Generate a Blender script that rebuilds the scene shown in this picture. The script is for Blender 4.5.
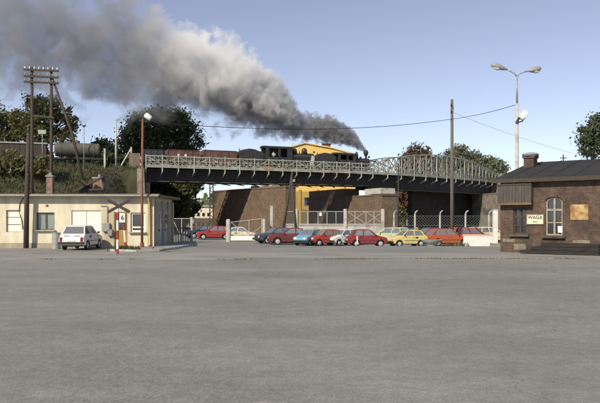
import bpy, bmesh, math, random
from mathutils import Vector, Matrix, noise as mnoise

random.seed(7)
sc = bpy.context.scene
for o in list(bpy.data.objects):
    bpy.data.objects.remove(o)
COL = sc.collection
R = math.radians

# ------------------------------------------------------------------ camera
EYE = 1.8
FPX = 650.0                      # focal length in photo pixels (600 wide)
HY = 217.0                       # horizon row in the photo
cam_d = bpy.data.cameras.new('camera')
cam_d.sensor_width = 36.0
cam_d.lens = FPX / 600.0 * 36.0
cam_d.shift_y = (HY - 201.5) / 600.0
cam_d.clip_start = 0.1
cam_d.clip_end = 3000.0
cam = bpy.data.objects.new('camera', cam_d)
cam.location = (0, 0, EYE)
cam.rotation_euler = (R(90), 0, 0)
COL.objects.link(cam)
sc.camera = cam

# ------------------------------------------------------------------ sky and sun
SUN_EL, SUN_AZ = 36.0, -147.0     # azimuth clockwise from +Y (view direction); sun behind the left shoulder
world = bpy.data.worlds.new('World')
sc.world = world
world.use_nodes = True
wn = world.node_tree
for n in list(wn.nodes):
    wn.nodes.remove(n)
sky = wn.nodes.new('ShaderNodeTexSky')
sky.sky_type = 'NISHITA'
sky.sun_disc = False
sky.sun_elevation = R(SUN_EL)
sky.sun_rotation = R(SUN_AZ)
sky.altitude = 1500
sky.air_density = 1.0
sky.dust_density = 0.2
sky.ozone_density = 3.0
bg = wn.nodes.new('ShaderNodeBackground')
bg.inputs['Strength'].default_value = 0.092
wo = wn.nodes.new('ShaderNodeOutputWorld')
hs = wn.nodes.new('ShaderNodeHueSaturation')
hs.inputs['Hue'].default_value = 0.514
hs.inputs['Saturation'].default_value = 0.66
hs.inputs['Value'].default_value = 1.10
wn.links.new(sky.outputs[0], hs.inputs['Color'])
wn.links.new(hs.outputs[0], bg.inputs[0])
wn.links.new(bg.outputs[0], wo.inputs[0])

sun_d = bpy.data.lights.new('sun', 'SUN')
sun_d.energy = 4.2
sun_d.angle = R(0.6)
sun_d.color = (1.0, 0.89, 0.72)
sun = bpy.data.objects.new('sun', sun_d)
to_sun = Vector((math.sin(R(SUN_AZ)) * math.cos(R(SUN_EL)), math.cos(R(SUN_AZ)) * math.cos(R(SUN_EL)), math.sin(R(SUN_EL))))
sun.rotation_euler = to_sun.to_track_quat('Z', 'Y').to_euler()
sun.location = (-20, -20, 40)
COL.objects.link(sun)

sc.view_settings.view_transform = 'Standard'
sc.view_settings.look = 'None'
sc.view_settings.exposure = 0.38
sc.view_settings.gamma = 1.0
sc.view_settings.use_curve_mapping = False
sc.render.engine = 'CYCLES'
sc.cycles.use_denoising = True
sc.cycles.max_bounces = 6
sc.cycles.diffuse_bounces = 3
sc.cycles.glossy_bounces = 3
sc.cycles.volume_bounces = 3
sc.cycles.volume_step_rate = 0.2
sc.cycles.volume_max_steps = 256
sc.cycles.sample_clamp_indirect = 6.0


def ground_z(y):
    """The yard dips gently towards the bridge."""
    t = min(1.0, max(0.0, (y - 38.5) / 14.0))
    return -0.55 * t * t * (3 - 2 * t)


def at(px, py, y):
    """A point at depth y that the photo shows at pixel (px, py)."""
    return Vector(((px - 300) / FPX * y, y, EYE - (py - HY) / FPX * y))


def on_ground(px, y):
    return Vector(((px - 300) / FPX * y, y, ground_z(y)))


# ------------------------------------------------------------------ materials
MATS = {}


def material(name, col, rough=0.8, col2=None, scale=3.0, detail=6.0, bump=0.0, bscale=None, metal=0.0, spec=0.5,
             stretch=(1, 1, 1), lo=0.35, hi=0.65, coords='world', col3=None, s3=0.4):
    if name in MATS:
        return MATS[name]
    m = bpy.data.materials.new(name)
    m.use_nodes = True
    nt = m.node_tree
    b = nt.nodes['Principled BSDF']
    b.inputs['Base Color'].default_value = (*col, 1)
    b.inputs['Roughness'].default_value = rough
    b.inputs['Metallic'].default_value = metal
    b.inputs['Specular IOR Level'].default_value = spec
    if col2 is not None or bump:
        if coords == 'world':
            src = nt.nodes.new('ShaderNodeNewGeometry').outputs['Position']
        else:
            src = nt.nodes.new('ShaderNodeTexCoord').outputs['Object']
        mp = nt.nodes.new('ShaderNodeMapping')
        mp.inputs['Scale'].default_value = stretch
        nt.links.new(src, mp.inputs['Vector'])
        if col2 is not None:
            nz = nt.nodes.new('ShaderNodeTexNoise')
            nz.inputs['Scale'].default_value = scale
            nz.inputs['Detail'].default_value = detail
            nz.inputs['Roughness'].default_value = 0.62
            nt.links.new(mp.outputs[0], nz.inputs['Vector'])
            rp = nt.nodes.new('ShaderNodeValToRGB')
            rp.color_ramp.elements[0].position = lo
            rp.color_ramp.elements[0].color = (*col, 1)
            rp.color_ramp.elements[1].position = hi
            rp.color_ramp.elements[1].color = (*col2, 1)
            nt.links.new(nz.outputs['Fac'], rp.inputs[0])
            out = rp.outputs[0]
            if col3 is not None:
                n3 = nt.nodes.new('ShaderNodeTexNoise')
                n3.inputs['Scale'].default_value = s3
                n3.inputs['Detail'].default_value = 5
                nt.links.new(mp.outputs[0], n3.inputs['Vector'])
                r3 = nt.nodes.new('ShaderNodeMapRange')
                r3.inputs['From Min'].default_value = 0.5
                r3.inputs['From Max'].default_value = 0.68
                nt.links.new(n3.outputs['Fac'], r3.inputs['Value'])
                mx = nt.nodes.new('ShaderNodeMix')
                mx.data_type = 'RGBA'
                nt.links.new(r3.outputs[0], mx.inputs[0])
                nt.links.new(out, mx.inputs[6])
                mx.inputs[7].default_value = (*col3, 1)
                out = mx.outputs[2]
            nt.links.new(out, b.inputs['Base Color'])
        if bump:
            bn = nt.nodes.new('ShaderNodeTexNoise')
            bn.inputs['Scale'].default_value = bscale or scale * 6
            bn.inputs['Detail'].default_value = 5
            nt.links.new(mp.outputs[0], bn.inputs['Vector'])
            bp = nt.nodes.new('ShaderNodeBump')
            bp.inputs['Strength'].default_value = bump
            bp.inputs['Distance'].default_value = 0.02
            nt.links.new(bn.outputs['Fac'], bp.inputs['Height'])
            nt.links.new(bp.outputs[0], b.inputs['Normal'])
    MATS[name] = m
    return m


def brick_material(name, c1, c2, mortar, ang=0.0, soot=(0.05, 0.045, 0.04), bw=0.27, bh=0.077, soot_amt=0.8):
    m = bpy.data.materials.new(name)
    m.use_nodes = True
    nt = m.node_tree
    b = nt.nodes['Principled BSDF']
    b.inputs['Roughness'].default_value = 0.9
    b.inputs['Specular IOR Level'].default_value = 0.25
    pos = nt.nodes.new('ShaderNodeNewGeometry').outputs['Position']
    sep = nt.nodes.new('ShaderNodeSeparateXYZ')
    nt.links.new(pos, sep.inputs[0])
    vr = nt.nodes.new('ShaderNodeVectorMath')
    vr.operation = 'DOT_PRODUCT'
    vr.inputs[1].default_value = (math.cos(ang), math.sin(ang), 0)
    nt.links.new(pos, vr.inputs[0])
    cb = nt.nodes.new('ShaderNodeCombineXYZ')
    nt.links.new(vr.outputs['Value'], cb.inputs[0])
    nt.links.new(sep.outputs[2], cb.inputs[1])
    bt = nt.nodes.new('ShaderNodeTexBrick')
    bt.inputs['Scale'].default_value = 1.0
    bt.inputs['Brick Width'].default_value = bw
    bt.inputs['Row Height'].default_value = bh
    bt.inputs['Mortar Size'].default_value = 0.010
    bt.inputs['Color1'].default_value = (*c1, 1)
    bt.inputs['Color2'].default_value = (*c2, 1)
    bt.inputs['Mortar'].default_value = (*mortar, 1)
    bt.inputs['Bias'].default_value = -0.1
    nt.links.new(cb.outputs[0], bt.inputs['Vector'])
    nz = nt.nodes.new('ShaderNodeTexNoise')
    nz.inputs['Scale'].default_value = 0.9
    nz.inputs['Detail'].default_value = 7
    nz.inputs['Roughness'].default_value = 0.7
    nt.links.new(pos, nz.inputs['Vector'])
    rp = nt.nodes.new('ShaderNodeMapRange')
    rp.inputs['From Min'].default_value = 0.40
    rp.inputs['From Max'].default_value = 0.66
    rp.inputs['To Max'].default_value = soot_amt
    nt.links.new(nz.outputs['Fac'], rp.inputs['Value'])
    mx = nt.nodes.new('ShaderNodeMix')
    mx.data_type = 'RGBA'
    nt.links.new(rp.outputs[0], mx.inputs[0])
    nt.links.new(bt.outputs['Color'], mx.inputs[6])
    mx.inputs[7].default_value = (*soot, 1)
    n2 = nt.nodes.new('ShaderNodeTexNoise')
    n2.inputs['Scale'].default_value = 4.0
    n2.inputs['Detail'].default_value = 6
    nt.links.new(pos, n2.inputs['Vector'])
    r2 = nt.nodes.new('ShaderNodeMapRange')
    r2.inputs['To Min'].default_value = 0.35
    r2.inputs['To Max'].default_value = 1.65
    nt.links.new(n2.outputs['Fac'], r2.inputs['Value'])
    mm = nt.nodes.new('ShaderNodeVectorMath')
    mm.operation = 'SCALE'
    nt.links.new(mx.outputs[2], mm.inputs[0])
    nt.links.new(r2.outputs[0], mm.inputs['Scale'])
    nt.links.new(mm.outputs[0], b.inputs['Base Color'])
    bp = nt.nodes.new('ShaderNodeBump')
    bp.inputs['Strength'].default_value = 0.6
    bp.inputs['Distance'].default_value = 0.012
    bp.invert = True
    nt.links.new(bt.outputs['Fac'], bp.inputs['Height'])
    nt.links.new(bp.outputs[0], b.inputs['Normal'])
    MATS[name] = m
    return m


def paint(name, col):
    """Slightly dusty car paint."""
    return material(name, col, 0.42, tuple(c * 0.82 + 0.02 for c in col), scale=2.2, coords='object', spec=0.4)


M = {}
M['asphalt'] = material('asphalt', (0.150, 0.150, 0.152), 0.9, (0.200, 0.199, 0.196), scale=0.55, detail=10, bump=0.5, bscale=60, lo=0.3, hi=0.7)
M['white_paint'] = material('white_paint', (0.75, 0.75, 0.72), 0.6, (0.62, 0.61, 0.57), scale=4, coords='object')
M['red_paint'] = material('red_paint', (0.36, 0.035, 0.03), 0.6, (0.27, 0.03, 0.025), scale=6, coords='object')
M['dark_wood'] = material('dark_wood', (0.035, 0.027, 0.020), 0.9, (0.075, 0.058, 0.042), scale=6, stretch=(6, 6, 0.5), bump=0.3)
M['grey_wood'] = material('grey_wood', (0.085, 0.075, 0.062), 0.9, (0.15, 0.13, 0.105), scale=6, stretch=(6, 6, 0.4), bump=0.3)
M['black_metal'] = material('black_metal', (0.013, 0.013, 0.014), 0.55, (0.035, 0.033, 0.03), scale=4, coords='object')
M['loco_black'] = material('loco_black', (0.014, 0.014, 0.015), 0.42, (0.045, 0.040, 0.036), scale=3.5, coords='object')
M['rust_pole'] = material('rust_pole', (0.15, 0.055, 0.03), 0.85, (0.23, 0.10, 0.055), scale=5, stretch=(3, 3, 0.6))
M['concrete'] = material('concrete', (0.36, 0.345, 0.31), 0.9, (0.47, 0.455, 0.42), scale=5, bump=0.2, col3=(0.26, 0.25, 0.22), s3=1.1)
M['concrete_dark'] = material('concrete_dark', (0.20, 0.19, 0.17), 0.95, (0.29, 0.28, 0.255), scale=3, bump=0.3)
M['galv'] = material('galv', (0.36, 0.37, 0.37), 0.55, (0.26, 0.27, 0.27), scale=6, coords='object', metal=0.3)
M['bridge_steel'] = material('bridge_steel', (0.365, 0.375, 0.32), 0.75, (0.28, 0.285, 0.24), scale=1.1, detail=8, col3=(0.21, 0.18, 0.135), s3=0.7)
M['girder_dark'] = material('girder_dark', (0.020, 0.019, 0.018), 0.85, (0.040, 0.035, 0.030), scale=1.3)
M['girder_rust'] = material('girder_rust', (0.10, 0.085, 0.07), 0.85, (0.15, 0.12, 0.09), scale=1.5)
M['glass'] = material('glass', (0.018, 0.022, 0.026), 0.08, spec=0.9)
M['seat_cloth'] = material('seat_cloth', (0.05, 0.045, 0.042), 0.9)


def glass_pane():
    m = bpy.data.materials.new('car_glass')
    m.use_nodes = True
    nt = m.node_tree
    nt.nodes.remove(nt.nodes['Principled BSDF'])
    tr = nt.nodes.new('ShaderNodeBsdfTransparent')
    tr.inputs[0].default_value = (.80, .86, .86, 1)
    gl = nt.nodes.new('ShaderNodeBsdfGlossy')
    gl.inputs['Roughness'].default_value = .03
    du = nt.nodes.new('ShaderNodeBsdfDiffuse')          # dust film
    du.inputs[0].default_value = (.50, .53, .54, 1)
    fr = nt.nodes.new('ShaderNodeFresnel')
    fr.inputs['IOR'].default_value = 2.0
    m1 = nt.nodes.new('ShaderNodeMixShader')
    m1.inputs[0].default_value = .28
    nt.links.new(tr.outputs[0], m1.inputs[1])
    nt.links.new(du.outputs[0], m1.inputs[2])
    m2 = nt.nodes.new('ShaderNodeMixShader')
    nt.links.new(fr.outputs[0], m2.inputs[0])
    nt.links.new(m1.outputs[0], m2.inputs[1])
    nt.links.new(gl.outputs[0], m2.inputs[2])
    nt.links.new(m2.outputs[0], nt.nodes['Material Output'].inputs[0])
    return m


M['car_glass'] = glass_pane()
M['tyre'] = material('tyre', (0.014, 0.014, 0.014), 0.85)
M['rim'] = material('rim', (0.50, 0.50, 0.50), 0.45, metal=0.3)
M['chrome'] = material('chrome', (0.55, 0.55, 0.55), 0.25, metal=0.9)
M['black_plastic'] = material('black_plastic', (0.02, 0.02, 0.02), 0.6)
M['tail_red'] = material('tail_red', (0.22, 0.015, 0.012), 0.25)
M['lamp_amber'] = material('lamp_amber', (0.65, 0.20, 0.02), 0.3)
M['lamp_glass'] = material('lamp_glass', (0.62, 0.63, 0.62), 0.15, spec=0.8)

# ------------------------------------------------------------------ mesh builder


class MB:
    def __init__(self):
        self.v, self.f = [], []

    def add(self, vs, fs):
        k = len(self.v)
        self.v += [Vector(p) for p in vs]
        self.f += [tuple(i + k for i in q) for q in fs]
        return self

    def box(self, c, s, rz=0.0):
        c = Vector(c)
        x, y, z = (q / 2 for q in s)
        m = Matrix.Rotation(rz, 3, 'Z')
        p = [c + m @ Vector((i * x, j * y, k * z)) for k in (-1, 1) for i, j in ((-1, -1), (1, -1), (1, 1), (-1, 1))]
        return self.add(p, [(3, 2, 1, 0), (4, 5, 6, 7), (0, 1, 5, 4), (1, 2, 6, 5), (2, 3, 7, 6), (3, 0, 4, 7)])

    def beam(self, a, b, w, h, up=(0, 0, 1)):
        a, b = Vector(a), Vector(b)
        d = (b - a).normalized()
        s = d.cross(Vector(up))
        if s.length < 1e-4:
            s = d.cross(Vector((0, 1, 0)))
        s.normalize()
        u = s.cross(d)
        s, u = s * (w / 2), u * (h / 2)
        p = [a - s - u, a + s - u, a + s + u, a - s + u, b - s - u, b + s - u, b + s + u, b - s + u]
        return self.add(p, [(0, 1, 2, 3), (7, 6, 5, 4), (4, 5, 1, 0), (5, 6, 2, 1), (6, 7, 3, 2), (7, 4, 0, 3)])

    def tube(self, pts, rad, n=8, cap=True):
        pts = [Vector(p) for p in pts]
        if not hasattr(rad, '__len__'):
            rad = [rad] * len(pts)
        base = len(self.v)
        ref = None
        for i, p in enumerate(pts):
            d = (pts[min(i + 1, len(pts) - 1)] - pts[max(i - 1, 0)]).normalized()
            if ref is None:
                ref = d.cross(Vector((0, 0, 1)))
                if ref.length < 1e-3:
                    ref = d.cross(Vector((0, 1, 0)))
            s = (ref - d * ref.dot(d)).normalized()
            ref = s
            u = d.cross(s)
            for k in range(n):
                a = 2 * math.pi * k / n
                self.v.append(p + (s * math.cos(a) + u * math.sin(a)) * rad[i])
        for i in range(len(pts) - 1):
            for k in range(n):
                a, b = base + i * n + k, base + i * n + (k + 1) % n
                self.f.append((a, b, b + n, a + n))
        if cap:
            self.f.append(tuple(base + k for k in range(n))[::-1])
            self.f.append(tuple(base + (len(pts) - 1) * n + k for k in range(n)))
        return self

    def cyl(self, a, b, r, r2=None, n=12):
        return self.tube([a, b], [r, r if r2 is None else r2], n)

    def prism(self, poly, a, b, axis='y'):
        """poly: list of 2-D points; axis y -> (x,z), x -> (y,z), z -> (x,y)."""
        n = len(poly)
        if axis == 'y':
            f = lambda p, t: (p[0], t, p[1])
        elif axis == 'x':
            f = lambda p, t: (t, p[0], p[1])
        else:
            f = lambda p, t: (p[0], p[1], t)
        vs = [f(p, a) for p in poly] + [f(p, b) for p in poly]
        fs = [tuple(range(n)), tuple(range(2 * n - 1, n - 1, -1))]
        fs += [(i, (i + 1) % n + 0, (i + 1) % n + n, i + n)[::-1] for i in range(n)]
        return self.add(vs, fs)

    def quad(self, a, b, c, d):
        return self.add([a, b, c, d], [(0, 1, 2, 3)])

    def mesh(self, name, off=Vector((0, 0, 0)), fixn=True):
        me = bpy.data.meshes.new(name)
        me.from_pydata([tuple(p - off) for p in self.v], [], self.f)
        if fixn:
            bm = bmesh.new()
            bm.from_mesh(me)
            bmesh.ops.recalc_face_normals(bm, faces=bm.faces)
            bm.to_mesh(me)
            bm.free()
        me.update()
        return me

    def build(self, name, mat, parent=None, world=False, bevel=0.0, seg=2, smooth=False, fixn=True):
        off = Vector((0, 0, 0))
        if world and parent is not None:
            q = parent
            while q is not None:
                off = off + q.location
                q = q.parent
        me = self.mesh(name, off, fixn)
        return link(name, me, mat, parent, bevel, seg, smooth)


def link(name, me, mat, parent=None, bevel=0.0, seg=2, smooth=False):
    o = bpy.data.objects.new(name, me)
    if mat is not None and len(me.materials) == 0:
        me.materials.append(M[mat] if isinstance(mat, str) else mat)
    COL.objects.link(o)
    if parent is not None:
        o.parent = parent
    if bevel:
        md = o.modifiers.new('bevel', 'BEVEL')
        md.width = bevel
        md.segments = seg
        md.limit_method = 'ANGLE'
        md.angle_limit = R(28)
    if smooth:
        for p in me.polygons:
            p.use_smooth = True
    return o


UNIT = {}


def unit_box(mat):
    key = mat if isinstance(mat, str) else mat.name
    if key not in UNIT:
        me = MB().box((0, 0, 0), (1, 1, 1)).mesh('unit_' + key)
        me.materials.append(M[key])
        UNIT[key] = me
    return UNIT[key]


def bar(name, a, b, w, h, mat, parent, up=(0, 0, 1)):
    """A straight member as an object of its own that shares one mesh (a, b in world space, parent unrotated)."""
    a, b = Vector(a), Vector(b)
    off = Vector((0, 0, 0))
    q = parent
    while q is not None:
        off = off + q.location
        q = q.parent
    d = b - a
    L = d.length
    d.normalize()
    s = d.cross(Vector(up))
    if s.length < 1e-4:
        s = d.cross(Vector((0, 1, 0)))
    s.normalize()
    u = s.cross(d)
    o = bpy.data.objects.new(name, unit_box(mat))
    COL.objects.link(o)
    o.parent = parent
    m = Matrix((s * w, d * L, u * h)).transposed().to_4x4()
    m.translation = (a + b) / 2 - off
    o.matrix_basis = m
    return o


def tag(o, label, cat, group=None, kind=None):
    o['label'] = label
    o['category'] = cat
    if group:
        o['group'] = group
    if kind:
        o['kind'] = kind
    return o


def thing(name, label, cat, loc=(0, 0, 0), rz=0.0, group=None):
    o = bpy.data.objects.new(name, None)
    o.empty_display_size = 0.3
    COL.objects.link(o)
    o.location = loc
    o.rotation_euler = (0, 0, rz)
    return tag(o, label, cat, group)


def structure(o):
    o['kind'] = 'structure'
    return o


# ================================================================== THE SETTING
def grid_sheet(xs, ys, zf):
    mb = MB()
    nx, ny = len(xs), len(ys)
    vs = [(x, y, zf(x, y)) for y in ys for x in xs]
    fs = [(j * nx + i, j * nx + i + 1, (j + 1) * nx + i + 1, (j + 1) * nx + i) for j in range(ny - 1) for i in range(nx - 1)]
    return mb.add(vs, fs)


# yard ground: one sheet to the horizon
def asphalt_nodes():
    m = bpy.data.materials.new('yard_asphalt')
    m.use_nodes = True
    nt = m.node_tree
    b = nt.nodes['Principled BSDF']
    b.inputs['Roughness'].default_value = 0.88
    b.inputs['Specular IOR Level'].default_value = 0.35
    pos = nt.nodes.new('ShaderNodeNewGeometry').outputs['Position']

    def nz(scale, detail=6, stretch=None, rough=0.6):
        n = nt.nodes.new('ShaderNodeTexNoise')
        n.inputs['Scale'].default_value = scale
        n.inputs['Detail'].default_value = detail
        n.inputs['Roughness'].default_value = rough
        if stretch:
            mp = nt.nodes.new('ShaderNodeMapping')
            mp.inputs['Scale'].default_value = stretch
            nt.links.new(pos, mp.inputs[0])
            nt.links.new(mp.outputs[0], n.inputs['Vector'])
        else:
            nt.links.new(pos, n.inputs['Vector'])
        return n.outputs['Fac']

    def rng(sock, a, b_, c, d):
        r = nt.nodes.new('ShaderNodeMapRange')
        for k, v in zip(('From Min', 'From Max', 'To Min', 'To Max'), (a, b_, c, d)):
            r.inputs[k].default_value = v
        nt.links.new(sock, r.inputs['Value'])
        return r.outputs[0]

    def mul(a, b_):
        q = nt.nodes.new('ShaderNodeMath')
        q.operation = 'MULTIPLY'
        nt.links.new(a, q.inputs[0])
        nt.links.new(b_, q.inputs[1])
        return q.outputs[0]
    v = rng(nz(0.11, 5), 0.3, 0.7, 0.90, 1.10)               # broad patches
    v = mul(v, rng(nz(0.35, 7, (0.8, 1.2, 1), .7), 0.3, 0.7, 0.90, 1.10))   # worn bands
    v = mul(v, rng(nz(2.6, 8, rough=0.75), 0.25, 0.75, 0.80, 1.2))
    v = mul(v, rng(nz(0.16, 6, (0.7, 1.3, 1), .7), 0.38, 0.64, 0.90, 1.08))  # long wear bands
    v = mul(v, rng(nz(0.9, 8, rough=0.75), 0.58, 0.72, 1.0, 0.80))      # oil and damp stains
    v = mul(v, rng(nz(11, 6, rough=0.85), 0.28, 0.72, 0.72, 1.28))
    v = mul(v, rng(nz(48, 4, rough=0.85), 0.28, 0.72, 0.45, 1.55))         # aggregate
    # pale chips and scuffs
    chip = rng(nz(3.1, 3, (0.6, 1.6, 1)), 0.69, 0.74, 0.0, 0.6)
    # fine cracks
    vo = nt.nodes.new('ShaderNodeTexVoronoi')
    vo.feature = 'DISTANCE_TO_EDGE'
    vo.inputs['Scale'].default_value = 0.22
    wv = nt.nodes.new('ShaderNodeVectorMath')
    wv.operation = 'MULTIPLY_ADD'
    wn_ = nt.nodes.new('ShaderNodeTexNoise')
    wn_.inputs['Scale'].default_value = 0.9
    wn_.inputs['Detail'].default_value = 6
    nt.links.new(pos, wn_.inputs['Vector'])
    nt.links.new(wn_.outputs['Color'], wv.inputs[0])
    wv.inputs[1].default_value = (2.2, 2.2, 0)
    nt.links.new(pos, wv.inputs[2])
    nt.links.new(wv.outputs[0], vo.inputs['Vector'])
    crack = rng(vo.outputs['Distance'], 0.0, 0.006, 0.74, 1.0)
    keep = rng(nz(0.16, 3), 0.44, 0.54, 1.0, 0.0)
    mxc = nt.nodes.new('ShaderNodeMix')
    nt.links.new(keep, mxc.inputs[0])
    nt.links.new(crack, mxc.inputs[2])
    mxc.inputs[3].default_value = 1.0
    v = mul(v, mxc.outputs[0])
    rp = nt.nodes.new('ShaderNodeMix')
    rp.data_type = 'RGBA'
    nt.links.new(chip, rp.inputs[0])
    rp.inputs[6].default_value = (0.214, 0.216, 0.199, 1)
    rp.inputs[7].default_value = (0.34, 0.33, 0.30, 1)
    sc_ = nt.nodes.new('ShaderNodeVectorMath')
    sc_.operation = 'SCALE'
    nt.links.new(rp.outputs[2], sc_.inputs[0])
    nt.links.new(v, sc_.inputs['Scale'])
    nt.links.new(sc_.outputs[0], b.inputs['Base Color'])
    bp = nt.nodes.new('ShaderNodeBump')
    bp.inputs['Strength'].default_value = 0.55
    bp.inputs['Distance'].default_value = 0.012
    nt.links.new(nz(45, 4, rough=0.8), bp.inputs['Height'])
    nt.links.new(bp.outputs[0], b.inputs['Normal'])
    return m


M['yard_asphalt'] = asphalt_nodes()
xs = [-900, -300, -120, -60] + [x for x in range(-40, 61, 4)] + [90, 150, 400, 900]
ys = [-40, -10, 0] + [y * 1.0 for y in range(3, 62)] + [70, 90, 120, 160, 250, 500, 1500]


def gz(x, y):
    z = ground_z(y)
    if 2 < y < 60:
        z += 0.035 * mnoise.noise(Vector((x * 0.11, y * 0.16, 3.1)))
    return z


g = grid_sheet(xs, ys, gz).build('ground', 'yard_asphalt', smooth=True)
structure(g)

# paler strip of old paving beyond a shallow lip that crosses the yard
M['old_paving'] = material('old_paving', (0.225, 0.221, 0.202), 0.92, (0.285, 0.278, 0.25), scale=0.8, detail=10, bump=0.4, bscale=40, stretch=(0.6, 1.6, 1), col3=(0.15, 0.147, 0.14), s3=0.35)


def lip_y(x):
    return 27.6 + 0.018 * x + 0.25 * math.sin(x * 0.31) * 0.5 + 0.12 * mnoise.noise(Vector((x * 0.7, 0, 0)))


mb = MB()
px = [(-26 + i * 0.5) for i in range(105)]
rows = [0, 0.06, 1.0, 2.2, 3.4, 4.6]
for j, dy in enumerate(rows):
    for x in px:
        y = lip_y(x) + dy if j < 5 else 32.6 + 0.3 * math.sin(x * 0.5)
        mb.v.append(Vector((x, y, gz(x, y) + (0.0 if j == 0 else 0.018 if j < 4 else 0.006))))
n = len(px)
mb.f += [(j * n + i, j * n + i + 1, (j + 1) * n + i + 1, (j + 1) * n + i) for j in range(len(rows) - 1) for i in range(n - 1)]
structure(mb.build('paving_strip', 'old_paving'))

# ------------------------------------------------------------------ bridge path (plan curve of the near edge of the deck)
DECK_Z = 8.8


def br_slope(x):
    return 0.43 if x < 5 else 0.43 + 0.82 / 31 * (min(x, 36) - 5)


PATH = []
x_, y_ = -75.0, 89.2 - 0.30 * (-21.3 + 75.0)
s_ = 0.0
while x_ < 75:
    PATH.append((s_, x_, y_))
    sl = 0.30 if x_ < -21.3 else br_slope(x_)
    dx = 0.1
    x_ += dx
    y_ += sl * dx
    s_ += math.hypot(dx, sl * dx)


def path(s, off=0.0, z=0.0):
    """Point on the bridge at arc length s, off metres to the far side."""
    i = min(range(0, len(PATH), 1), key=lambda k: abs(PATH[k][0] - s)) if False else None
    lo, hi = 0, len(PATH) - 1
    while hi - lo > 1:
        mid = (lo + hi) // 2
        if PATH[mid][0] <= s:
            lo = mid
        else:
            hi = mid
    a, b = PATH[lo], PATH[hi]
    t = (s - a[0]) / (b[0] - a[0])
    d = Vector((b[1] - a[1], b[2] - a[2], 0)).normalized()
    nrm = Vector((-d.y, d.x, 0))
    p = Vector((a[1] + (b[1] - a[1]) * t, a[2] + (b[2] - a[2]) * t, 0)) + nrm * off
    p.z = z
    return p


def s_px(px, off=0.0):
    """Arc length where the path (offset off) shows at photo column px."""
    best = None
    lo, hi = 20.0, PATH[-1][0] - 1
    for _ in range(50):
        mid = (lo + hi) / 2
        p = path(mid, off)
        if 300 + FPX * p.x / p.y < px:
            lo = mid
        else:
            hi = mid
    return lo


S_L, S_MID, S_R = s_px(146), s_px(373), s_px(498)
TRACK = 3.1                       # track centre, metres behind the near walkway edge
FAR = 5.9

# ------------------------------------------------------------------ embankment left of the bridge
M['scrub'] = material('scrub', (0.030, 0.036, 0.016), 1.0, (0.075, 0.075, 0.034), scale=0.9, detail=10, bump=1.0, bscale=5, col3=(0.095, 0.080, 0.045), s3=0.5)


def emb_top_y(x):
    return 89.2 - 0.30 * (-21.3 - x) - 1.2


def emb_z(x, y):
    yt = emb_top_y(x)
    base = ground_z(y)
    t = (y - (yt - 18.5)) / 18.5
    t = max(0.0, min(1.0, t))
    z = base + (DECK_Z - 0.35 - base) * t
    if y > yt + 15:
        z = max(base, DECK_Z - 0.35 - (y - yt - 15) * 0.5)
    # the end drops beside the abutment
    e = max(0.0, min(1.0, (-20.4 - x) / 4.2 + (y - yt) / 9.0))
    z = base + (z - base) * e if y < yt else z
    return z + 0.35 * mnoise.noise(Vector((x * 0.3, y * 0.3, 0))) * (1 if 0.05 < t < 0.97 else 0.15)


exs = [-150, -110] + [-80 + i * 1.0 for i in range(60)]
eys = [46 + i * 1.0 for i in range(50)] + [100, 106, 112, 120, 135]
e = grid_sheet(exs, eys, emb_z).build('embankment', 'scrub', smooth=True)
structure(e)
# grass and bramble tufts over the slope
mb = MB()
rng = random.Random(3)
k = 0
while k < 26000:
    x, y = rng.uniform(-62, -19.6), rng.uniform(58, 92)
    yt = emb_top_y(x)
    if x > -21.5 and (y > yt - 2.5 or x > -21.0):
        continue
    if y > yt + 1 or y < yt - 18:
        continue
    z = emb_z(x, y)
    if z < 0.3:
        continue
    k += 1
    s = rng.uniform(0.15, 0.5)
    a = rng.uniform(0, math.pi)
    dx, dy = math.cos(a) * s * 0.16, math.sin(a) * s * 0.16
    lx, ly = rng.uniform(-.25, .25), rng.uniform(-.25, .1)
    mb.add([(x - dx, y - dy, z - .05), (x + dx, y + dy, z - .05), (x + dx * .3 + lx, y + dy * .3 + ly, z + s)], [(0, 1, 2)])
M['tuft'] = material('tuft', (0.034, 0.042, 0.017), 1.0, (0.115, 0.108, 0.052), scale=0.5, detail=9, lo=0.32, hi=0.72)
o = mb.build('slope_grass', 'tuft', fixn=False)
tag(o, 'rough dark grass and brambles covering the railway embankment', 'grass', kind='stuff')

# distant ground cover / hedge mass that closes the horizon is built with the trees below


# ================================================================== TREES
def leaf_mat(name, c1, c2):
    m = bpy.data.materials.new(name)
    m.use_nodes = True
    nt = m.node_tree
    b = nt.nodes['Principled BSDF']
    b.inputs['Roughness'].default_value = 0.7
    b.inputs['Specular IOR Level'].default_value = 0.2
    pos = nt.nodes.new('ShaderNodeNewGeometry')
    n = nt.nodes.new('ShaderNodeTexNoise')
    n.inputs['Scale'].default_value = 0.55
    n.inputs['Detail'].default_value = 8
    n.inputs['Roughness'].default_value = 0.75
    nt.links.new(pos.outputs['Position'], n.inputs['Vector'])
    rp = nt.nodes.new('ShaderNodeValToRGB')
    rp.color_ramp.elements[0].position = 0.36
    rp.color_ramp.elements[0].color = (*c1, 1)
    rp.color_ramp.elements[1].position = 0.66
    rp.color_ramp.elements[1].color = (*c2, 1)
    nt.links.new(n.outputs['Fac'], rp.inputs[0])
    nt.links.new(rp.outputs[0], b.inputs['Base Color'])
    tr = nt.nodes.new('ShaderNodeBsdfTranslucent')
    nt.links.new(rp.outputs[0], tr.inputs[0])
    mx = nt.nodes.new('ShaderNodeMixShader')
    mx.inputs[0].default_value = 0.38
    nt.links.new(b.outputs[0], mx.inputs[1])
    nt.links.new(tr.outputs[0], mx.inputs[2])
    nt.links.new(mx.outputs[0], nt.nodes['Material Output'].inputs[0])
    M[name] = m


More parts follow.
